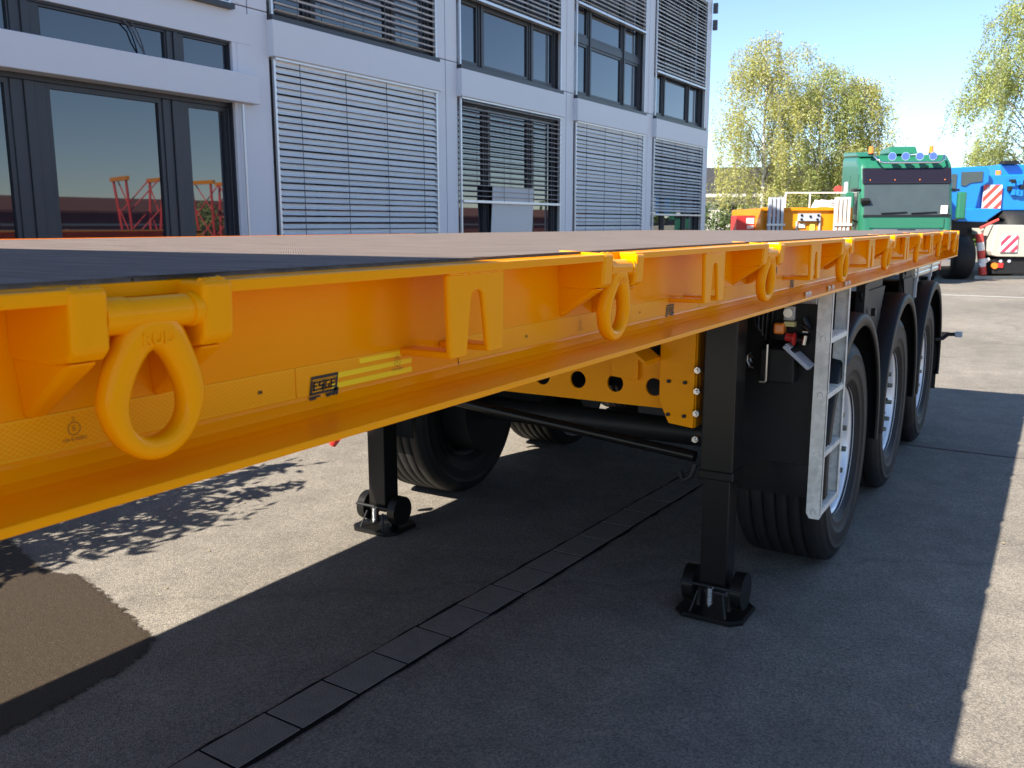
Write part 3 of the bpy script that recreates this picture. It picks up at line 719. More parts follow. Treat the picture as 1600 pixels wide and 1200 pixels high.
# --- landing gear cross member
cm = MB()
def plate_with_holes(mb, x0, x1, z0, z1, y0, y1, holes, n=20):
    """flat plate facing -y with round holes, triangulated by strips between holes"""
    hs = sorted(holes)
    xs = [x0] + [(hs[i][0] + hs[i + 1][0]) / 2 for i in range(len(hs) - 1)] + [x1]
    for i, (hx, hz, r) in enumerate(hs):
        xa, xb = xs[i], xs[i + 1]
        for (ys_, flip) in ((y0, 0), (y1, 1)):
            vs = []; 
            for k in range(n):
                t = 2 * math.pi * (k + .5) / n; c, s = math.cos(t), math.sin(t)
                sc = min((xb - hx) / c if c > 1e-6 else ((xa - hx) / c if c < -1e-6 else 1e9), (z1 - hz) / s if s > 1e-6 else ((z0 - hz) / s if s < -1e-6 else 1e9))
                vs += [(hx + r * c, ys_, hz + r * s), (hx + sc * c, ys_, hz + sc * s)]
            mb.add(vs, [(2 * k, 2 * k + 1, (2 * k + 3) % (2 * n), (2 * k + 2) % (2 * n)) for k in range(n)])
            for (cx, cz) in ((xa, z0), (xb, z0), (xa, z1), (xb, z1)):
                best = sorted(range(n), key=lambda k: (vs[2 * k + 1][0] - cx) ** 2 + (vs[2 * k + 1][2] - cz) ** 2)[:2]
                mb.add([vs[2 * best[0] + 1], vs[2 * best[1] + 1], (cx, ys_, cz)], [(0, 1, 2)])
        vs = [(hx + r * math.cos(2 * math.pi * (k + .5) / n), yy, hz + r * math.sin(2 * math.pi * (k + .5) / n)) for yy in (y0, y1) for k in range(n)]
        mb.add(vs, [(k, (k + 1) % n, n + (k + 1) % n, n + k) for k in range(n)], True)
    mb.box(x0, x1, y0 + .0005, y1 - .0005, z0 - 0.004, z0 - 0.0001); mb.box(x0, x1, y0 + .0005, y1 - .0005, z1 + .0001, z1 + 0.004)
plate_with_holes(cm, -2.76, -1.14, 0.795, 0.985, 3.25, 3.262, [(-1.325 - 0.168 * i, 0.872, 0.036) for i in range(9)])
cb = tp(cm, 'leg_cross_beam', 'yellow')
tp(MB().box(-2.76, -1.14, 3.262, 3.36, 0.795, 0.803).box(-2.76, -1.14, 3.262, 3.36, 0.977, 0.985), 'leg_cross_beam', 'yellow')
tp(MB().prism([(-1.285, 1.25), (-1.285, 0.83), (-1.245, 0.745), (-1.145, 0.735), (-1.145, 1.25)], 'y', 3.205, 3.22), 'leg_mount_plate', 'yellow', bevel=0.003)
tp(MB().box(-1.153, -1.141, 3.22, 3.36, 0.735, 1.25), 'leg_mount_plate', 'yellow', bevel=0.002)
tp(MB().prism([(-1.50, 0.965), (-1.50, 0.905), (-1.385, 0.895), (-1.385, 1.10), (-1.47, 1.10)], 'y', 3.225, 3.24), 'gusset', 'yellow', bevel=0.002)
tp(MB().add([(-1.285, 3.205, 1.0), (-1.285, 3.205, 0.985), (-1.60, 3.205, 1.22), (-1.60, 3.205, 1.235), (-1.285, 3.06, 1.0), (-1.285, 3.06, 0.985), (-1.60, 3.06, 1.22), (-1.60, 3.06, 1.235)], [(0, 1, 2, 3), (4, 7, 6, 5), (0, 4, 5, 1), (1, 5, 6, 2), (2, 6, 7, 3), (3, 7, 4, 0)]), 'gusset', 'yellow')
for z in (1.15, 0.93, 0.80):
    for xx in (-1.245, -1.18):
        tp(MB().cyl((xx, 3.195, z - 0.02), (xx, 3.206, z - 0.02), 0.0075, n=8), 'bolt', 'dark_steel')
# --- landing legs
def landing_leg(xc, yc, name='landing_leg'):
    w1 = 0.062
    leg = tp(MB().box(xc - w1, xc + w1, yc - w1, yc + w1, 0.56, 1.25).box(xc - w1 - .006, xc + w1 + .006, yc - w1 - .006, yc + w1 + .006, 0.548, 0.585), name, 'black', bevel=0.006)
    I = Matrix.Translation((0, 0, 0))
    def sub(mb, nm, m, **k): 
        o = mb.build(nm, m, leg, **k); return o
    sub(MB().box(xc - 0.052, xc + 0.052, yc - 0.052, yc + 0.052, 0.10, 0.56), 'inner_tube', 'black', bevel=0.005)
    pts = [(xc + 0.17 * math.cos(t), yc - 0.005 + 0.13 * math.sin(t)) for t in ()]
    a, b, c = 0.135, 0.12, 0.04
    pts = [(xc - a, yc - b + c), (xc - a + c, yc - b), (xc + a - c, yc - b), (xc + a, yc - b + c), (xc + a, yc + b - c), (xc + a - c, yc + b), (xc - a + c, yc + b), (xc - a, yc + b - c)]
    sub(MB().prism(pts, 'z', 0.002, 0.016).prism([((x - xc) * .97 + xc, (y - yc) * .97 + yc) for x, y in pts], 'z', 0.016, 0.020), 'foot_plate', 'black', bevel=0.004)
    for s in (-1, 1):
        sub(MB().cyl((xc + s * 0.075, yc, 0.105), (xc + s * 0.118, yc, 0.105), 0.072, n=32), 'roller', 'black', bevel=0.006)
        sub(MB().prism([(yc - 0.03, 0.02), (yc + 0.03, 0.02), (yc + 0.016, 0.12), (yc - 0.016, 0.12)], 'x', xc + s * 0.055, xc + s * 0.068), 'foot_lug', 'black', bevel=0.002)
    sub(MB().cyl((xc - 0.122, yc - 0.066, 0.125), (xc + 0.122, yc - 0.066, 0.125), 0.007, n=10), 'rod', 'dark_steel')
    sp = []
    for k in range(97):
        t = k / 96; an = t * 12 * 2 * math.pi
        sp.append((xc + 0.011 * math.cos(an) * (1 if t < .85 else (1 - t) / .15 + .15), yc - 0.075 + 0.011 * math.sin(an), 0.125 - 0.075 * t))
    sub(MB().tube(sp, 0.0024, 6), 'spring', 'zinc')
    for s in (-1, 1): sub(MB().cyl((xc + s * .05, yc - 0.07, 0.10), (xc + s * .07, yc - 0.10, 0.02), 0.005, n=8), 'stay', 'dark_steel')
    return leg
landing_leg(-1.045, 3.255)
landing_leg(-2.80, 3.36)
# bolts beside the leg, drive shaft, red handle
for z in (0.965, 0.885, 0.80, 0.70):
    tp(MB().cyl((-1.125, 3.175, z), (-1.125, 3.205, z), 0.013, n=6, sm=False).cyl((-1.125, 3.16, z), (-1.125, 3.175, z), 0.007, n=8), 'bolt', 'zinc')
tp(MB().cyl((-1.14, 3.23, 0.62), (-2.76, 3.33, 0.74), 0.022, n=12), 'cross_shaft', 'black')
tp(MB().tube([(-1.13, 3.2, 0.6), (-1.14, 3.19, 0.55), (-1.17, 3.19, 0.53), (-1.19, 3.2, 0.56)], 0.012, 8), 'shaft_hook', 'dark_steel')
tp(MB().cyl((-2.98, 3.2, 0.44), (-2.955, 3.2, 0.48), 0.018, 0.026, n=12), 'red_cap', 'red')
# --- wheels
TW = 0.385
def tyre_prof():
    h = TW / 2
    p = [(-0.150, 0.288), (-0.165, 0.300), (-0.176, 0.318), (-0.180, 0.320), (-0.182, 0.330), (-0.188, 0.365), (-0.190, 0.366), (-0.1905, 0.370), (-0.1925, 0.405), (-0.191, 0.430), (-0.193, 0.432), (-0.192, 0.438), (-0.189, 0.440), (-0.182, 0.462), (-0.172, 0.480), (-0.166, 0.4835), (-0.163, 0.490), (-0.152, 0.4955)]
    tread = []
    for gx in (-0.105, -0.052, 0.0, 0.052, 0.105):
        tread += [(gx - 0.0065, 0.4985), (gx - 0.004, 0.484), (gx + 0.004, 0.484), (gx + 0.0065, 0.4985)]
    return p + tread + [(-x, r) for x, r in p[::-1]]
rim_prof = [(-0.158, 0.262), (-0.160, 0.290), (-0.152, 0.2945), (-0.146, 0.288), (-0.143, 0.279), (-0.13, 0.2745), (-0.10, 0.268), (-0.055, 0.250), (-0.040, 0.238), (-0.036, 0.210), (-0.046, 0.165), (-0.050, 0.135), (-0.055, 0.130)]
rim_prof = rim_prof[1:]
hub_prof = [(-0.050, 0.134), (-0.070, 0.130), (-0.080, 0.118), (-0.085, 0.10), (-0.125, 0.092), (-0.132, 0.080), (-0.134, 0.0)]
WY = [4.13, 5.44, 6.75]
XO = -0.745 - TW / 2            # right tyre centre
def make_wheel():
    rim = MB().lathe_x(rim_prof, 0, 0, 0, 64)
    o = rim.build('wheel', 'silver')
    MB().lathe_x([(-0.055, 0.250), (0.15, 0.262), (0.152, 0.29)], 0, 0, 0, 48).build('inner_rim', 'dark_steel', o)
    MB().lathe_x(tyre_prof(), 0, 0, 0, 72).build('tyre', 'rubber', o)
    MB().lathe_x(hub_prof, 0, 0, 0, 32).build('hub', 'black', o)
    for k in range(10):
        t = 2 * math.pi * (k + .3) / 10; y, z = 0.1675 * math.cos(t), 0.1675 * math.sin(t)
        MB().cyl((-0.040, y, z), (-0.066, y, z), 0.030, n=12).cyl((-0.066, y, z), (-0.104, y, z), 0.0245, n=6, sm=False).cyl((-0.104, y, z), (-0.152, y, z), 0.0165, 0.012, n=10).build('wheel_nut', 'nut', o)
    for k in range(5):
        t = 2 * math.pi * (k + .5) / 5; y, z = 0.075 * math.cos(t), 0.075 * math.sin(t)
        MB().cyl((-0.130, y, z), (-0.142, y, z), 0.008, n=6, sm=False).build('hub_bolt', 'dark_steel', o)
    return o
w0 = make_wheel(); w_kids = list(w0.children)
first = True
for i, wy in enumerate(WY):
    for side in (1, -1):
        if first: o = w0; first = False
        else:
            o = share(w0, tr)
            for c in w_kids: share(c, o)
        o.parent = tr; o.matrix_parent_inverse = Matrix.Translation((1.949, -3.2, 0))
        xx = XO if side == 1 else -2 * 1.949 - XO
        o.location = (xx, wy, 0.4955); o.rotation_euler = (R(37 * i + 11), 0, 0 if side == -1 else R(180)) if False else (0, 0, 0)
        # dished side faces outwards: local -x is the dish
        o.rotation_euler = (0, 0, R(180)) if side == 1 else (0, 0, 0)
for wy in WY:
    tp(MB().cyl((-2.75, wy, 0.4955), (-1.15, wy, 0.4955), 0.065, n=20).cyl((-2.86, wy, 0.4955), (-2.66, wy, 0.4955), 0.242, n=28).cyl((-1.04, wy, 0.4955), (-1.24, wy, 0.4955), 0.242, n=28), 'axle', 'dark_steel')
    for xx in (-1.45, -2.45):
        tp(MB().prism([(wy - 0.52, 0.85), (wy - 0.50, 0.72), (wy + 0.1, 0.52), (wy + 0.35, 0.60), (wy + 0.35, 0.66), (wy, 0.64)], 'x', xx - 0.04, xx + 0.04), 'trailing_arm', 'dark_steel')
        tp(MB().box(xx - 0.06, xx + 0.06, wy - 0.60, wy - 0.44, 0.70, 1.08), 'hanger', 'dark_steel')
        tp(MB().cyl((xx, wy + 0.3, 0.66), (xx, wy + 0.3, 1.06), 0.11, n=20), 'air_spring', 'rubber')
# --- mudguards
def mudguard(wy, xo, xi, a0, a1, flap=None):
    d = 1 if xo > xi else -1
    prof = [(xo, 0.548), (xo, 0.592), (xo - d * 0.008, 0.600), (xo - d * 0.05, 0.606), (xi, 0.606), (xi, 0.598), (xo - d * 0.05, 0.598), (xo - d * 0.014, 0.588), (xo - d * 0.014, 0.548)]
    mb = MB().lathe_x(prof, 0, wy, 0.515, 40, a0, a1, closed_prof=True, caps=True)
    return tp(mb, 'mudguard', 'black_matt')
for i, wy in enumerate(WY):
    mudguard(wy, -0.715, -1.16, R(-8 if i < 2 else -12), R(188))
    mudguard(wy, -3.185, -2.74, R(-8), R(188))
tp(MB().box(-1.16, -0.745, WY[0] - 0.612, WY[0] - 0.600, 0.565, 1.2), 'front_apron', 'black_matt', bevel=0.002)
for i in (0, 1):
    ym = (WY[i] + WY[i + 1]) / 2
    tp(MB().prism([(ym - 0.33, 1.18), (ym + 0.33, 1.18), (ym + 0.10, 0.88), (ym, 0.72), (ym - 0.10, 0.88)], 'x', -0.80, -0.79), 'mudguard_panel', 'black_matt')
    tp(MB().box(-0.82, -0.80, ym - 0.3, ym + 0.3, 1.0, 1.22), 'mudguard_bracket', 'dark_steel')
tp(MB().box(-1.14, -0.735, WY[2] + 0.585, WY[2] + 0.597, 0.28, 0.62), 'mud_flap', 'rubber')
tp(MB().box(-0.80, -0.78, WY[0] + 0.36, WY[0] + 0.46, 1.02, 1.22).cyl((-0.77, WY[0] + 0.5, 1.08), (-0.75, WY[0] + 0.5, 1.08), 0.02, n=12), 'mudguard_bracket', 'dark_steel')
# --- ladder
lad = tp(MB().tube([(-0.715, 3.435, 1.20), (-0.715, 3.435, 1.245), (-0.715, 3.47, 1.255), (-0.715, 3.72, 1.255), (-0.715, 3.74, 1.23)], 0.007, 8), 'ladder', 'galv')
for yy, d in ((3.42, 1), (3.735, -1)):
    MB().prism([(-0.757, 0.405), (-0.745, 0.385), (-0.708, 0.385), (-0.700, 0.400), (-0.703, 1.262), (-0.757, 1.262)], 'y', yy, yy + 0.004 * d).box(-0.707, -0.7025, yy, yy + 0.016 * d, 0.40, 1.26).build('rail', 'galv', lad, bevel=0.0012)
for z in (0.405, 0.635, 0.862, 1.075):
    MB().box(-0.752, -0.706, 3.4245, 3.7305, z - 0.006, z + 0.008).box(-0.712, -0.706, 3.4245, 3.7305, z - 0.012, z - 0.006).build('rung', 'galv', lad, bevel=0.0015)
    tm = MB()
    for k in range(9): tm.prism([(3.45 + k * 0.032, z + 0.008), (3.462 + k * 0.032, z + 0.008), (3.456 + k * 0.032, z + 0.016)], 'x', -0.75, -0.708)
    tm.build('rung_teeth', 'galv', lad)
    n = 12; c = MB().tube([(-0.728 + 0.009 * math.cos(t) * 1.1, 3.4185, z + 0.006 + 0.012 * math.sin(t)) for t in [2 * math.pi * k / n - 0.6 for k in range(10)]], 0.0022, 5); c.build('weld_seam', 'galv', lad)
# --- chock holder, valves and marker lamps between leg and ladder
tp(MB().prism([(3.43, 1.03), (3.43, 0.90), (3.62, 0.90), (3.62, 1.08)], 'x', -0.965, -0.835), 'chock_holder', 'black_matt', bevel=0.006)
MTX = Matrix.Translation((-0.835, 3.46, 1.0)) @ Matrix.Rotation(R(40), 4, 'Y')
tp(MB().box(-0.06, 0.065, -0.035, 0.10, 0.0, 0.014, mtx=MTX).box(-0.06, -0.035, -0.035, 0.10, 0.014, 0.022, mtx=MTX).box(0.048, 0.065, 0.02, 0.06, -0.012, 0.0, mtx=MTX), 'chock_lid', 'lid', bevel=0.003)
tp(MB().tube([(-0.93, 3.40, 1.05), (-0.93, 3.40, 0.91), (-0.935, 3.40, 0.905), (-0.955, 3.40, 0.905)], 0.005, 8), 'pull_rod', 'zinc')
tp(MB().box(-0.91, -0.79, 3.55, 3.562, 1.00, 1.24).box(-0.86, -0.79, 3.53, 3.55, 1.10, 1.20).box(-0.90, -0.86, 3.50, 3.55, 1.135, 1.19), 'valve_plate', 'offwhite', bevel=0.003)
tp(MB().cyl((-0.882, 3.49, 1.165), (-0.882, 3.52, 1.165), 0.018, n=16), 'gauge', 'zinc')
tp(MB().box(-0.925, -0.885, 3.45, 3.50, 1.085, 1.128), 'side_marker_lamp', 'orange_lens', bevel=0.008, seg=3)
tp(MB().box(-0.89, -0.85, 3.47, 3.50, 1.115, 1.133), 'marker_tag', mat('pale_yellow_tag', (0.65, 0.62, 0.25), 0.5))
tp(MB().cyl((-0.88, 3.47, 1.075), (-0.845, 3.47, 1.07), 0.016, n=14).cyl((-0.848, 3.455, 1.07), (-0.842, 3.455, 1.07), 0.024, n=16), 'red_valve_knob', 'red')
tp(MB().cyl((-0.84, 3.49, 1.065), (-0.80, 3.49, 1.065), 0.02, n=12).cyl((-0.82, 3.48, 1.15), (-0.80, 3.48, 1.11), 0.012, n=10).cyl((-0.815, 3.47, 1.12), (-0.79, 3.47, 1.10), 0.010, n=8), 'valve', 'black')
tp(MB().cyl((-0.81, 3.46, 1.05), (-0.805, 3.46, 1.085), 0.008, n=8).cyl((-0.815, 3.46, 1.10), (-0.795, 3.46, 1.10), 0.007, n=8), 'fitting', 'zinc')
for i in range(5):
    tp(MB().tube([(-1.02 + .02 * i, 3.5, 1.22), (-1.0 + .015 * i, 3.46, 1.12 - .02 * i), (-0.95, 3.48, 1.06), (-0.9 + .01 * i, 3.52, 1.03)], 0.006, 6), 'air_hose', 'black')
tp(MB().tube([(-1.0, 3.43, 0.97 + 0.03 * math.sin(0))] + [(-0.985 + 0.03 * math.cos(t), 3.43, 0.985 + 0.035 * math.sin(t)) for t in (2.2, 2.8, 3.4, 4.0, 4.6)], 0.0035, 6), 'cable_clip', 'zinc')
for z in (0.955, 0.975, 0.995): tp(MB().cyl((-1.005, 3.42, z), (-0.99, 3.42, z), 0.004, n=6), 'fitting', 'zinc')
tp(MB().box(-0.82, -0.80, 5.86, 5.90, 1.145, 1.20), 'side_marker_lamp', 'orange_lens', bevel=0.006)
tp(MB().box(-0.83, -0.80, 5.84, 5.92, 1.20, 1.262), 'lamp_bracket', 'black_matt')
tp(MB().cyl((-0.80, 6.15, 1.185), (-0.80, 7.40, 1.185), 0.024, n=14).cyl((-0.80, 6.12, 1.215), (-0.80, 7.42, 1.215), 0.024, n=14), 'stowage_tube', 'zinc')
for yy in (6.22, 6.9): tp(MB().box(-0.83, -0.772, yy, yy + 0.04, 1.14, 1.262).box(-0.79, -0.775, yy - .01, yy + .02, 1.04, 1.14), 'tube_clamp', 'lid')
tp(MB().box(-0.815, -0.77, 7.38, 7.44, 1.165, 1.205).box(-0.85, -0.78, 7.40, 7.52, 1.20, 1.255), 'rear_reflector', 'red')
tp(MB().tube([(-0.75, 7.25, 0.66), (-0.70, 7.27, 0.67), (-0.67, 7.27, 0.70), (-0.62, 7.27, 0.705)], 0.014, 8), 'marker_arm', 'rubber')
tp(MB().box(-0.622, -0.572, 7.25, 7.29, 0.685, 0.725), 'outline_lamp', 'lid', bevel=0.006)

# ================================================================== TREES AND SHRUBS
def leaves(pts, size, rnd, droop=0.0, aspect=0.55):
    m = MB(); vs = []; fs = []
    for p in pts:
        a = Vector((rnd.gauss(0, 1), rnd.gauss(0, 1), rnd.gauss(0, .7) - droop)).normalized()
        b = a.cross(Vector((rnd.gauss(0, 1), rnd.gauss(0, 1), rnd.gauss(0, 1)))).normalized()
        L = size * rnd.uniform(.6, 1.3); Wd = L * aspect; o = len(vs); p = Vector(p)
        vs += [p, p + a * L * .45 + b * Wd * .5, p + a * L, p + a * L * .45 - b * Wd * .5]; fs.append((o, o + 1, o + 2, o + 3))
    m.add(vs, fs); return m
def birch(loc, H, width, label, seed, m='leaf_birch', n_limb=46, lean=0.0, leaf=0.10, dens=1.0):
    rnd = random.Random(seed)
    t = thing('birch_tree', loc, label, 'tree', group='birches beyond the yard')
    tp_ = [(lean * (i / 10) ** 1.5 * H * 0.2 + rnd.uniform(-.06, .06), rnd.uniform(-.06, .06), H * i / 10 * 0.97) for i in range(11)]
    MB().tube(tp_, [0.13 * (1 - i / 10.5) * H / 10 + 0.012 for i in range(11)], 8).build('trunk', 'bark', t)
    limbs = MB(); pts = []
    for i in range(n_limb):
        f = 0.16 + 0.82 * (i + rnd.random()) / n_limb
        k = min(9, int(f * 10)); base = Vector(tp_[k]).lerp(Vector(tp_[k + 1]), f * 10 - k)
        az = i * 2.4 + rnd.uniform(-.4, .4)
        env = width * (0.52 * math.sin(math.pi * min(1, 0.12 + f * 0.86)) ** 0.7 + 0.04) * rnd.uniform(.6, 1.15)
        up = env * rnd.uniform(.5, 1.0)
        d = Vector((math.cos(az), math.sin(az), 0))
        P = [base, base + d * env * .4 + Vector((0, 0, up * .55)), base + d * env * .75 + Vector((0, 0, up * .75)), base + d * env + Vector((0, 0, up * .55))]
        limbs.tube(P, [0.032 * (1 - f * .6), 0.02, 0.012, 0.004], 5)
        ns = int(9 * dens + env * 3.0 * dens)
        for q in range(ns):
            s = rnd.uniform(.2, 1.05); seg = min(2, int(s * 3)); st = P[seg].lerp(P[seg + 1], min(1.0, s * 3 - seg))
            st = st + Vector((rnd.gauss(0, .25), rnd.gauss(0, .25), rnd.gauss(0, .15)))
            ln = rnd.uniform(.5, 1.9) * (1.15 - .4 * f)
            drift = d * rnd.uniform(0, .25) * ln + Vector((rnd.gauss(0, .10), rnd.gauss(0, .10), 0))
            e = st + drift + Vector((0, 0, -ln))
            if rnd.random() < .3: limbs.tube([st, st.lerp(e, .5) + d * .08, e], [0.010, 0.007, 0.003], 3)
            for z in range(int(46 * ln) + 8):
                u = rnd.random(); c = st.lerp(e, u); sp = .04 + .09 * (1 - u)
                pts.append((c.x + rnd.gauss(0, sp), c.y + rnd.gauss(0, sp), c.z + rnd.gauss(0, .08)))
    limbs.build('limb', 'bark_dark', t, kind='stuff')
    leaves(pts, leaf, rnd, droop=.5).build('crown', m, t)
    return t
def shrub(name, loc, rx, ry, h, label, seed, n, leaf, m='leaf_dark', cat='shrub', z0=0.0, group=None):
    rnd = random.Random(seed); t = thing(name, loc, label, cat, group=group)
    st = MB(); pts = []
    for i in range(14):
        a = rnd.uniform(0, 6.283); q = rnd.uniform(.2, .8)
        e = Vector((rx * q * math.cos(a), ry * q * math.sin(a), h * rnd.uniform(.6, .95)))
        mid = e * .5 + Vector((0, 0, h * .05)); st.tube([(0, 0, 0), mid, e], [0.018, 0.012, 0.004], 5)
    st.build('stem', 'bark_dark', t)
    cl = [(Vector((rx * rnd.uniform(-.75, .75), ry * rnd.uniform(-.8, .8), h * rnd.uniform(.25, .9))), rnd.uniform(.16, .34)) for _ in range(max(12, n // 90))]
    for i in range(n):
        c, r = cl[rnd.randrange(len(cl))]
        v = Vector((rnd.gauss(0, 1), rnd.gauss(0, 1), rnd.gauss(0, 1))).normalized() * rnd.random() ** .4
        pts.append((c.x + v.x * r * rx * 1.2, c.y + v.y * r * ry * 1.2, max(z0 + .03, c.z + v.z * r * h * .8)))
    leaves(pts, leaf, rnd, droop=-.1, aspect=.42).build('foliage', m, t)
    return t
birch((-12.7, 44.5, 0), 10.4, 5.6, 'tall birch directly right of the office block, highest of the three birches', 11, 'leaf_birch', lean=-.1)
birch((-10.6, 46.4, 0), 9.2, 4.8, 'middle birch between the tallest birch and the green truck', 12, 'leaf_birch2')
birch((-8.9, 47.6, 0), 8.7, 3.6, 'birch rising directly behind the left side of the green truck cab', 13, 'leaf_birch')
birch((-1.5, 47.0, 0), 11.2, 6.8, 'birch above the blue crane at the right edge', 14, 'leaf_birch2', n_limb=60, dens=1.3)
shrub('shrub', (-4.50, 1.55, 0), 0.42, 1.0, 1.62, 'broad leaved shrub between trailer and office window at the left edge', 4, 3000, 0.10)
shrub('hedge', (-8.6, 25.2, 0), 1.3, 0.8, 1.95, 'dark green bush at the foot of the far corner of the office block', 5, 5200, 0.12, 'leaf_hedge', 'bush')
shrub('hedge', (-7.3, 26.6, 0), 0.9, 0.8, 1.75, 'smaller dark bush between the corner bush and the red box', 6, 3200, 0.12, 'leaf_hedge', 'bush')
# far greenery closing the horizon, reads as one mass
rnd = random.Random(77); pts = []
for i in range(26000):
    x = rnd.uniform(-60, 30); hh = 3.0 + 1.6 * math.sin(x * .31) + 1.1 * math.sin(x * .83 + 1)
    pts.append((x, 74 + rnd.gauss(0, 1.6) + .15 * x, rnd.random() ** .8 * hh))
leaves(pts, .62, rnd, aspect=.6).build('distant_greenery', 'leaf_hedge', label='row of distant dark green trees and bushes behind the yard', cat='greenery', kind='stuff')

# ================================================================== LOW HALL BEHIND THE OFFICE
lh = thing('low_hall', (-16.5, 50, 0), 'low pale hall with dark roof and red plinth behind the bushes', 'building', rz=R(24))
MB().box(-9, 5.6, 0, 12, 0.9, 3.05).build('wall', 'render_wall', lh)
MB().box(-9.02, 5.62, -0.03, 12.03, 0, 0.9).build('plinth', 'brickred', lh)
MB().prism([(-0.5, 3.05), (-0.5, 3.2), (6, 5.0), (12.5, 3.2), (12.5, 3.05)], 'x', -9.4, 6.0).build('roof', 'roof', lh)
MB().box(-9.4, 6.0, -0.58, -0.5, 3.0, 3.18).build('gutter', 'render_wall', lh)
for i in range(7):
    f = MB().box(-8 + i * 2.0, -6.9 + i * 2.0, -0.04, 0.02, 1.5, 2.6).build('window', 'frame', lh)
    MB().box(-7.93 + i * 2.0, -6.97 + i * 2.0, -0.06, -0.035, 1.57, 2.53).build('pane', 'glass', f)

# ================================================================== HALL AND BOOM SECTIONS ACROSS THE YARD (seen mirrored in the windows)
ah = thing('brick_hall', (24, 30, 0), 'long low red brick hall across the yard, seen mirrored in the office window', 'building')
MB().box(0, 8, -40, 60, 0, 2.05).build('wall', 'brickred', ah)
MB().prism([(-0.3, 2.05), (-0.3, 2.15), (4, 2.85), (8.3, 2.15), (8.3, 2.05)], 'y', -40.3, 60.3).build('roof', mat('tiled_roof', (0.16, 0.065, 0.045), 0.85, var=0.2, vscale=2), ah)
MB().box(-0.02, -0.001, -40, 60, 1.5, 1.6).build('light_course', 'render_wall', ah)
def boom_section(loc, rz, label, seed):
    t = thing('boom_section', loc, label, 'crane boom', rz=rz, group='lattice boom sections across the yard')
    for (x, y) in ((-.6, -.6), (.6, -.6), (-.6, .6), (.6, .6)):
        MB().cyl((x * .6, y * .6, 0), (x, y, 3.0), .045, n=8).build('chord', 'red_far', t)
    for s in (-1, 1):
        for k in range(3):
            z = .1 + k * .95
            MB().cyl((-.42, s * .45, z), (.5, s * .5, z + 1.0), .022, n=6).build('lacing', 'red_far', t)
            MB().cyl((s * .42, -.45, z), (s * .5, .5, z + 1.0), .022, n=6).build('lacing', 'red_far', t)
    MB().box(-.8, .8, -.65, -.55, 2.95, 3.08).build('head_beam', 'yellow_far', t); MB().box(-.8, .8, .55, .65, 2.95, 3.08).build('head_beam', 'yellow_far', t)
shrub('yard_bush', (17.0, 24.6, 0), 1.2, 1.6, 2.4, 'green bush across the yard, mirrored between the boom sections', 15, 2500, .22, 'leaf_birch2', 'bush')
boom_section((14.2, 19.6, 0), .3, 'red lattice boom section standing across the yard, mirrored in the wide pane', 1)
boom_section((14.2, 22.8, 0), .1, 'red lattice boom section standing across the yard, mirrored in the narrow pane', 2)

# ================================================================== GREEN TRUCK
tk = thing('green_truck', (-3.45, 24.75, 0), 'green lorry cab with roof spotlights and dark sun visor', 'truck', rz=R(25))
def kp(mb, name, m, parent=None, **k): return mb.build(name, m, parent or tk, **k)
W2 = 1.13
prof = [(-0.02, 0.55), (-0.06, 1.30), (-0.03, 1.72), (0.16, 2.62), (0.30, 3.02), (0.62, 3.24), (2.15, 3.34), (2.2, 0.55)]
cb_ = kp(MB().prism(prof, 'x', -W2, W2), 'cab', 'green', bevel=0.14, seg=4)
def on_front(x0, x1, z0, z1, out, th=0.02):
    """sheet on the raked windscreen plane"""
    def yy(z): 
        for (a, b) in zip(prof, prof[1:]):
            if a[1] <= z <= b[1]: return a[0] + (b[0] - a[0]) * (z - a[1]) / (b[1] - a[1])
        return 0
    return MB().add([(x0, yy(z0) - out, z0), (x1, yy(z0) - out, z0), (x1, yy(z1) - out, z1), (x0, yy(z1) - out, z1), (x0, yy(z0) - out + th, z0), (x1, yy(z0) - out + th, z0), (x1, yy(z1) - out + th, z1), (x0, yy(z1) - out + th, z1)], [(0, 1, 2, 3), (4, 7, 6, 5), (0, 4, 5, 1), (1, 5, 6, 2), (2, 6, 7, 3), (3, 7, 4, 0)])
kp(on_front(-1.03, 1.03, 1.72, 2.62, .012), 'windscreen', 'screen', bevel=.01)
kp(on_front(-1.06, 1.06, 1.69, 1.735, .03), 'windscreen_seal', 'black_matt')
kp(on_front(-1.075, 1.075, 2.50, 2.90, .055, .08), 'sun_visor', 'visor', bevel=.035, seg=3)
for x in (-.9, -.3, .3, .9): kp(MB().cyl((x, .10, 2.60), (x, .125, 2.60), .014, n=8), 'visor_lamp', 'orange_lens')
for (y0_, y1_) in ((.30, .312), (1.14, 1.152)): kp(MB().box(-1.134, -1.129, y0_, y1_, .8, 2.75), 'door_gap', 'black_matt')
kp(MB().box(-1.136, -1.129, .5, .66, 1.45, 1.5), 'door_handle', 'black_matt')
for x in (-.62, .1): kp(MB().cyl((x, -.065, 1.77), (x + .62, -.045, 1.80), .016, n=6), 'wiper_blade', 'black_matt')
kp(MB().prism([(-.08, 1.40), (-.075, 1.66), (-.045, 1.66), (-.05, 1.40)], 'x', -.9, .9), 'bonnet_panel', 'green', bevel=.02)
kp(MB().box(-.22, .22, -.115, -.095, 1.31, 1.375), 'emblem_plate', 'black_matt', bevel=.01)
bar = kp(MB().tube([(-.78, .30, 3.20), (-.74, .14, 3.10), (-.64, .08, 3.02), (.74, .08, 3.02), (.86, .14, 3.10), (.90, .30, 3.20)], .028, 8), 'light_bar', 'chrome')
for x in (-.42, -.10, .24, .56):
    s = MB().cyl((x, .05, 3.17), (x, .18, 3.17), .10, .06, n=20).build('spotlight', 'chrome', bar)
    MB().cyl((x, .035, 3.17), (x, .05, 3.17), .088, n=20).build('lens', 'blue_lens', s)
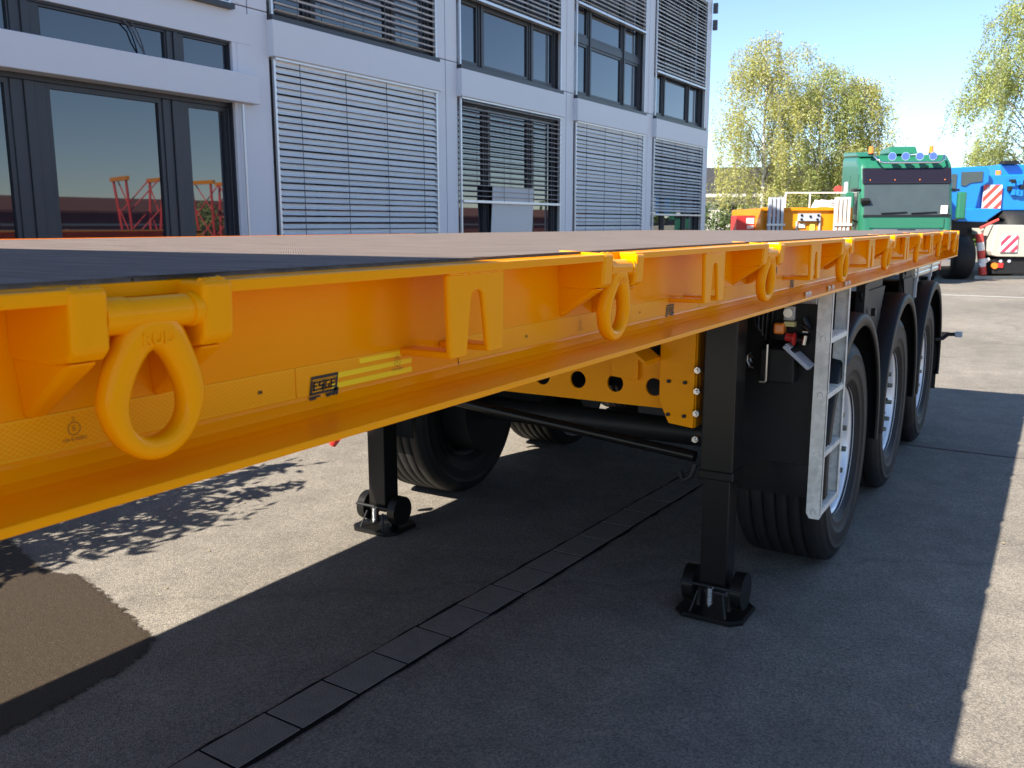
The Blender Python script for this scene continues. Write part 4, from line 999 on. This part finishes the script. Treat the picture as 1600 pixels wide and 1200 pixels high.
for x in (-.86, .60):
    kp(MB().cyl((x, .35, 3.22), (x, .35, 3.27), .06, n=12), 'beacon_base', 'black_matt')
    kp(MB().cyl((x, .35, 3.27), (x, .35, 3.44), .062, .052, n=14), 'beacon', 'orange_lens')
kp(MB().prism([(.5, 3.26), (.7, 3.46), (1.5, 3.44), (1.6, 3.3)], 'x', -.32, .34), 'roof_hatch', 'green', bevel=.04)
kp(MB().prism([(.45, 3.2), (.75, 3.33), (2.1, 3.42), (2.1, 3.3)], 'x', -1.12, -.75), 'side_deflector', 'green', bevel=.03)
kp(MB().box(-.80, .80, -.10, -.05, 1.30, 1.385), 'grille_bar', 'chrome', bevel=.012)
kp(MB().box(-.82, .82, -.085, -.045, .70, 1.28), 'grille', 'black_matt', bevel=.02)
for k in range(4): kp(MB().box(-.80, .80, -.11, -.08, .76 + k * .13, .80 + k * .13), 'grille_slat', 'green')
kp(MB().box(-1.12, 1.12, -.16, .3, .38, .72), 'bumper', 'black_matt', bevel=.05, seg=3)
for s in (-1, 1):
    kp(MB().box(s * .97 - .13, s * .97 + .13, -.175, -.13, .46, .64), 'headlamp', 'chrome', bevel=.02)
    kp(MB().box(s * 1.0 - .12, s * 1.0 + .12, -.10, .0, .80, 1.34), 'corner_panel', 'green', bevel=.04)
    mr = kp(MB().box(s * 1.36 - .11, s * 1.36 + .11, .10, .24, 1.62, 2.30), 'mirror', 'green', bevel=.05, seg=3)
    MB().tube([(s * 1.10, .16, 2.36), (s * 1.28, .14, 2.34)], .03, 6).tube([(s * 1.10, .16, 1.55), (s * 1.30, .14, 1.62)], .03, 6).build('mirror_arm', 'black_matt', mr)
    kp(MB().box(s * 1.132 - .004, s * 1.132 + .004, .36, 1.0, 1.75, 2.42), 'side_window', 'screen')
    kp(MB().cyl((s * 1.13, 1.25, .5), (s * .78, 1.25, .5), .5, n=28), 'tyre', 'rubber')
kp(MB().box(-1.135, -1.13, 1.35, 1.75, 2.35, 2.62), 'sleeper_window', 'lid')
kp(MB().prism([(.06, 2.16), (-.10, 2.10), (-.02, 1.98), (.10, 2.05)], 'x', -1.12, -.90), 'front_mirror', 'dark_steel', bevel=.02)
kp(MB().box(.80, .96, -.075, -.06, 1.76, 1.96), 'sticker', 'white')
kp(MB().box(.72, .90, -.075, -.066, 1.55, 1.575), 'badge', 'chrome')
kp(MB().cyl((-1.16, 2.2, 2.45), (-1.16, 2.35, 2.45), .10, n=14), 'marker_light', 'red_far'); kp(MB().cyl((-1.16, 2.2, 2.10), (-1.16, 2.35, 2.10), .09, n=14), 'marker_light', 'red_far')
kp(MB().box(-.45, .45, 2.2, 7, .6, .95), 'chassis', 'dark_steel')
kp(MB().box(.95, 1.16, .9, 1.5, 1.05, 1.2), 'step', 'black_matt')

# ================================================================== PARKED YELLOW TRAILER FRONT WITH RAMPS
gt = thing('parked_trailer', (-5.36, 22.5, 0), 'front end of a parked yellow trailer with grey connector panel', 'trailer', rz=R(31))
def gp(mb, name, m, parent=None, **k): return mb.build(name, m, parent or gt, **k)
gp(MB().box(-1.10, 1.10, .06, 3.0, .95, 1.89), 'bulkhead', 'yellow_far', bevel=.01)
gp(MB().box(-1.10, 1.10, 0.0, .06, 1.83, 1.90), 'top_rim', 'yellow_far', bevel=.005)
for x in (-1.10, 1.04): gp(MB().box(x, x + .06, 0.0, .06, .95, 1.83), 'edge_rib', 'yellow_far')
cp = gp(MB().box(-.20, .33, -.03, .06, 1.58, 1.76), 'connector_panel', 'lid', bevel=.005)
for (x, z) in ((-.13, 1.72), (.27, 1.72), (-.13, 1.62), (.25, 1.62), (.08, 1.69)): MB().cyl((x, -.05, z), (x, -.03, z), .03, n=10).build('connector', 'black_matt', cp)
gp(MB().box(-.17, -.02, .03, .06, 1.42, 1.52), 'type_plate', 'white'); gp(MB().box(.10, .22, .03, .06, 1.36, 1.52), 'instruction_plate', mat('pale_yellow_plate', (.8, .65, .1), .5))
for x in (-.24, .31): gp(MB().box(x, x + .03, 0.0, .06, 1.2, 1.58), 'panel_post', 'lid')
gp(MB().box(-.7, .7, .6, 2.6, .55, .95), 'chassis', 'dark_steel')
for s in (-1, 1): gp(MB().cyl((s * 1.1, 2.2, .5), (s * .75, 2.2, .5), .5, n=24), 'tyre', 'rubber')
def ramp(x0, lab, rm):
    c = gt.matrix_basis
    t = thing('aluminium_ramp', (Matrix.Translation((-5.36, 22.5, 0)) @ Matrix.Rotation(R(31), 4, 'Z')) @ Vector((x0, -.14, 0)), lab, 'ramp', rz=R(31), group='upright ramp stacks on the parked trailer')
    for k in range(4):
        MB().box(-.18 + k * .098, -.18 + k * .098 + .060, -.06, .06, .95, 2.14).build('profile', rm, t, bevel=.004)
    MB().box(-.22, .22, -.09, -.061, 1.47, 1.52).build('cross_bar', 'galv', t)
    MB().box(-.19, .19, .061, .09, 1.2, 1.26).build('rear_bar', 'galv', t)
ramp(-.79, 'stack of four upright galvanised ramp profiles left of the grey connector panel', 'lid')  # shade on this stack is put into its colour, a darker grey
ramp(.80, 'stack of four upright galvanised ramp profiles beside the green truck', 'galv')
rl = thing('railing', (-5.6, 25.2, 0), 'thin white tube railing behind the parked yellow trailer', 'railing', rz=R(31))
MB().tube([(-1.0, 0, 0), (-1.0, 0, 2.33), (1.5, 0, 2.33), (1.5, 0, 0)], .025, 6).build('frame', 'white', rl)
MB().cyl((-.35, 0, 0), (-.35, 0, 2.33), .022, n=6).build('post', 'white', rl); MB().cyl((.95, 0, 0), (.95, 0, 2.33), .022, n=6).build('post', 'white', rl)
hb_ = thing('hose_bundle', (-5.2, 23.6, 1.89), 'pale coiled hose lying on top of the parked yellow trailer', 'hose', rz=R(31))
for k in range(3):
    MB().tube([((.30 - .03 * k) * math.cos(q * .52), (.2 - .02 * k) * math.sin(q * .52), .04 + .06 * k + .03 * math.sin(q * 1.7)) for q in range(13)], .035, 6).build('coil', 'offwhite', hb_)
rb = thing('red_box', (-6.75, 22.3, 0), 'red box with white lettering left of the parked yellow trailer', 'box', rz=R(31))
MB().box(-.26, .22, 0, .6, 0, 1.72).build('body', 'red', rb, bevel=.01)
for (z0, z1, x0, x1) in ((1.52, 1.66, -.02, .17), (1.40, 1.48, .0, .17), (1.22, 1.30, -.12, .17)): MB().box(x0, x1, -.006, -.001, z0, z1).build('white_stripe', 'white', rb)

# ================================================================== BLUE CRANE
CB = Matrix.Translation((-1.77, 28.19, 0)) @ Matrix.Rotation(R(31.3), 4, 'Z')
cr = thing('mobile_crane', (-1.77, 28.19, 0), 'blue mobile crane with pale grey rear counterweight box and striped warning boards', 'crane', rz=R(31.3))
S = lambda u: (u - 1540) / 56.0
Z = lambda v: 1.5 + (351 - v) / 56.0
def cp_(mb, name, m, parent=None, **k): return mb.build(name, m, parent or cr, **k)
cab = cp_(MB().prism([(S(1477), Z(330)), (S(1474), Z(272)), (S(1480), Z(265)), (S(1536), Z(263)), (S(1541), Z(270)), (S(1541), Z(288)), (S(1530), Z(294)), (S(1524), Z(330))], 'y', .3, 1.7), 'operator_cab', 'blue', bevel=.03)
MB().prism([(S(1498), Z(292)), (S(1497), Z(272)), (S(1530), Z(271)), (S(1530), Z(286)), (S(1512), Z(288)), (S(1504), Z(293))], 'y', .27, .31).build('cab_window', 'screen', cab)
MB().box(S(1476), S(1490), .27, .31, Z(300), Z(275)).build('cab_window', 'screen', cab)
cp_(MB().prism([(S(1512), Z(330)), (S(1512), Z(290)), (S(1540), Z(276)), (S(1680), Z(274)), (S(1680), Z(330))], 'y', .5, 2.6), 'engine_housing', 'blue', bevel=.03)
cp_(MB().box(S(1508), S(1524), .46, .52, Z(327), Z(310)), 'recess', 'dark_steel')
cp_(MB().prism([(S(1478), Z(347)), (S(1480), Z(328)), (S(1500), Z(327)), (S(1545), Z(327)), (S(1560), Z(330)), (S(1535), Z(348))], 'y', .1, 1.8), 'turret_skirt', 'blue', bevel=.03)
cp_(MB().box(S(1480), S(1700), .3, 9, Z(372), Z(347)), 'chassis', 'dark_steel', bevel=.02)
cp_(MB().box(S(1575), S(1700), 1.0, 9, Z(300), Z(258)), 'boom', 'blue', bevel=.04)
cp_(MB().box(S(1578), S(1600), .8, 1.1, Z(258), Z(253)), 'boom_head', 'dark_steel')
rnd = random.Random(3)
for k in range(10):
    u = 1568 + rnd.uniform(0, 32); v = 282 + rnd.uniform(0, 20)
    cp_(MB().box(S(u), S(u + rnd.uniform(4, 9)), .40, .52, Z(v + rnd.uniform(5, 9)), Z(v)), 'hydraulic_block', 'blue' if k % 3 else 'dark_steel', bevel=.01)
cp_(MB().cyl((S(1572), .9, Z(278)), (S(1572), .9, Z(268)), .075, n=12), 'beacon', 'orange_lens')
cp_(MB().cyl((S(1552), .9, Z(276)), (S(1552), .9, Z(270)), .05, n=12), 'beacon', 'red')
def stripes(u0, u1, v0, v1, y, red, par, n=4):
    b = MB().box(S(u0), S(u1), y, y + .02, Z(v1), Z(v0)).build('warning_board', 'board_white', par)
    x0, x1, z0, z1 = S(u0), S(u1), Z(v1), Z(v0); w_ = x1 - x0; h = z1 - z0
    import itertools
    for k in range(-n, n):
        # diagonal band clipped to the board
        a = k * w_ * .55; bw = w_ * .275
        poly = [(a, 0), (a + bw, 0), (a + bw + h * .95, h), (a + h * .95, h)]
        def clip(p, f, ins):
            out = []
            for i in range(len(p)):
                A, Bp = p[i], p[(i + 1) % len(p)]; fa, fb = f(A), f(Bp)
                if fa >= 0: out.append(A)
                if fa * fb < 0: q = fa / (fa - fb); out.append((A[0] + (Bp[0] - A[0]) * q, A[1] + (Bp[1] - A[1]) * q))
            return out
        poly = clip(poly, lambda P: P[0], 0); poly = clip(poly, lambda P: w_ - P[0], 0) if len(poly) > 2 else []
        if len(poly) > 2: MB().add([(x0 + p[0], y - .004, z0 + p[1]) for p in poly], [tuple(range(len(poly)))]).build('stripe', red, b)
stripes(1537, 1566, 291, 327, .42, 'warn_red', cr)
bx = cp_(MB().prism([(S(1537), Z(398)), (S(1535), Z(392)), (S(1540), Z(353)), (S(1545), Z(352)), (S(1680), Z(354)), (S(1680), Z(402)), (S(1545), Z(400))], 'y', -.35, .28), 'counterweight_box', 'beige', bevel=.02)
stripes(1547, 1573, 368, 393, -.39, 'magenta', cr)
cp_(MB().box(S(1543), S(1680), -.25, .3, Z(427), Z(402)), 'rear_bumper', 'dark_steel', bevel=.03)
for (u, v) in ((1553, 407), (1566, 407)): cp_(MB().cyl((S(u), -.28, Z(v)), (S(u), -.25, Z(v)), .045, n=12), 'reversing_lamp', 'lid')
cp_(MB().cyl((S(1544), -.30, Z(414)), (S(1544), -.25, Z(414)), .085, n=14), 'indicator_lamp', 'orange_lens'); cp_(MB().box(S(1549), S(1557), -.29, -.25, Z(417), Z(410)), 'tail_lamp', 'red')
cp_(MB().box(S(1520), S(1600), -.1, .2, Z(437), Z(430)), 'step', 'beige')
# outrigger leg banded red and white
for k in range(5):
    t0, t1 = k / 5, (k + 1) / 5
    A = Vector((S(1521), -.12, Z(366))); E_ = Vector((S(1532), -.12, Z(428)))
    cp_(MB().cyl(A.lerp(E_, t0), A.lerp(E_, t1), .10, n=10), 'outrigger_band', 'red_far' if k % 2 == 0 else 'board_white')
cp_(MB().cyl((S(1524), -.15, Z(414)), (S(1538), -.15, Z(404)), .06, n=8), 'outrigger_stay', 'board_white')
cp_(MB().cyl((S(1519), -.2, Z(357)), (S(1546), -.2, Z(344)), .035, n=8), 'red_bar', 'red_far')
cp_(MB().box(S(1518), S(1528), -.1, .2, Z(366), Z(357)), 'outrigger_head', 'beige')
def ctyre(u, v, r, y0, y1, hub=None):
    o = cp_(MB().cyl((S(u), y0, Z(v)), (S(u), y1, Z(v)), r, n=36), 'tyre', 'rubber', bevel=.08, seg=3)
    if hub: MB().cyl((S(u), y0 - .03, Z(v)), (S(u), y0 + .05, Z(v)), r * .5, n=20).build('hub', hub, o)
t1 = cp_(MB().lathe_x([(-.28, .30), (-.30, .50), (-.25, .60), (.25, .60), (.30, .50), (.28, .30), (-.28, .30)], S(1494), .1, .60, 36), 'tyre', 'rubber')
MB().lathe_x([(-.1, .02), (-.16, .12), (-.05, .22), (.05, .31), (.28, .30)], S(1494), .1, .60, 24).build('hub', 'blue', t1)
MB().cyl((S(1494), -.42, .6), (S(1494), -.40, .6), .01, n=6).build('hub_cap', 'blue', t1)
for yy in (2.2, 4.2):
    cp_(MB().lathe_x([(-.28, .30), (-.30, .50), (-.25, .60), (.25, .60), (.30, .50), (.28, .30), (-.28, .30)], S(1494), yy, .60, 30), 'tyre', 'rubber')
cp_(MB().lathe_x([(-.28, .30), (-.30, .50), (-.25, .60), (.25, .60), (.30, .50), (.28, .30), (-.28, .30)], S(1573), .55, .60, 30), 'tyre', 'rubber')
# spare tyre lying behind the counterweight box
cp_(MB().lathe_x([(-.45, .35), (-.50, .55), (-.42, .70), (.42, .70), (.50, .55), (.45, .35), (-.45, .35)], S(1597), .75, Z(368), 36), 'spare_tyre', 'rubber')
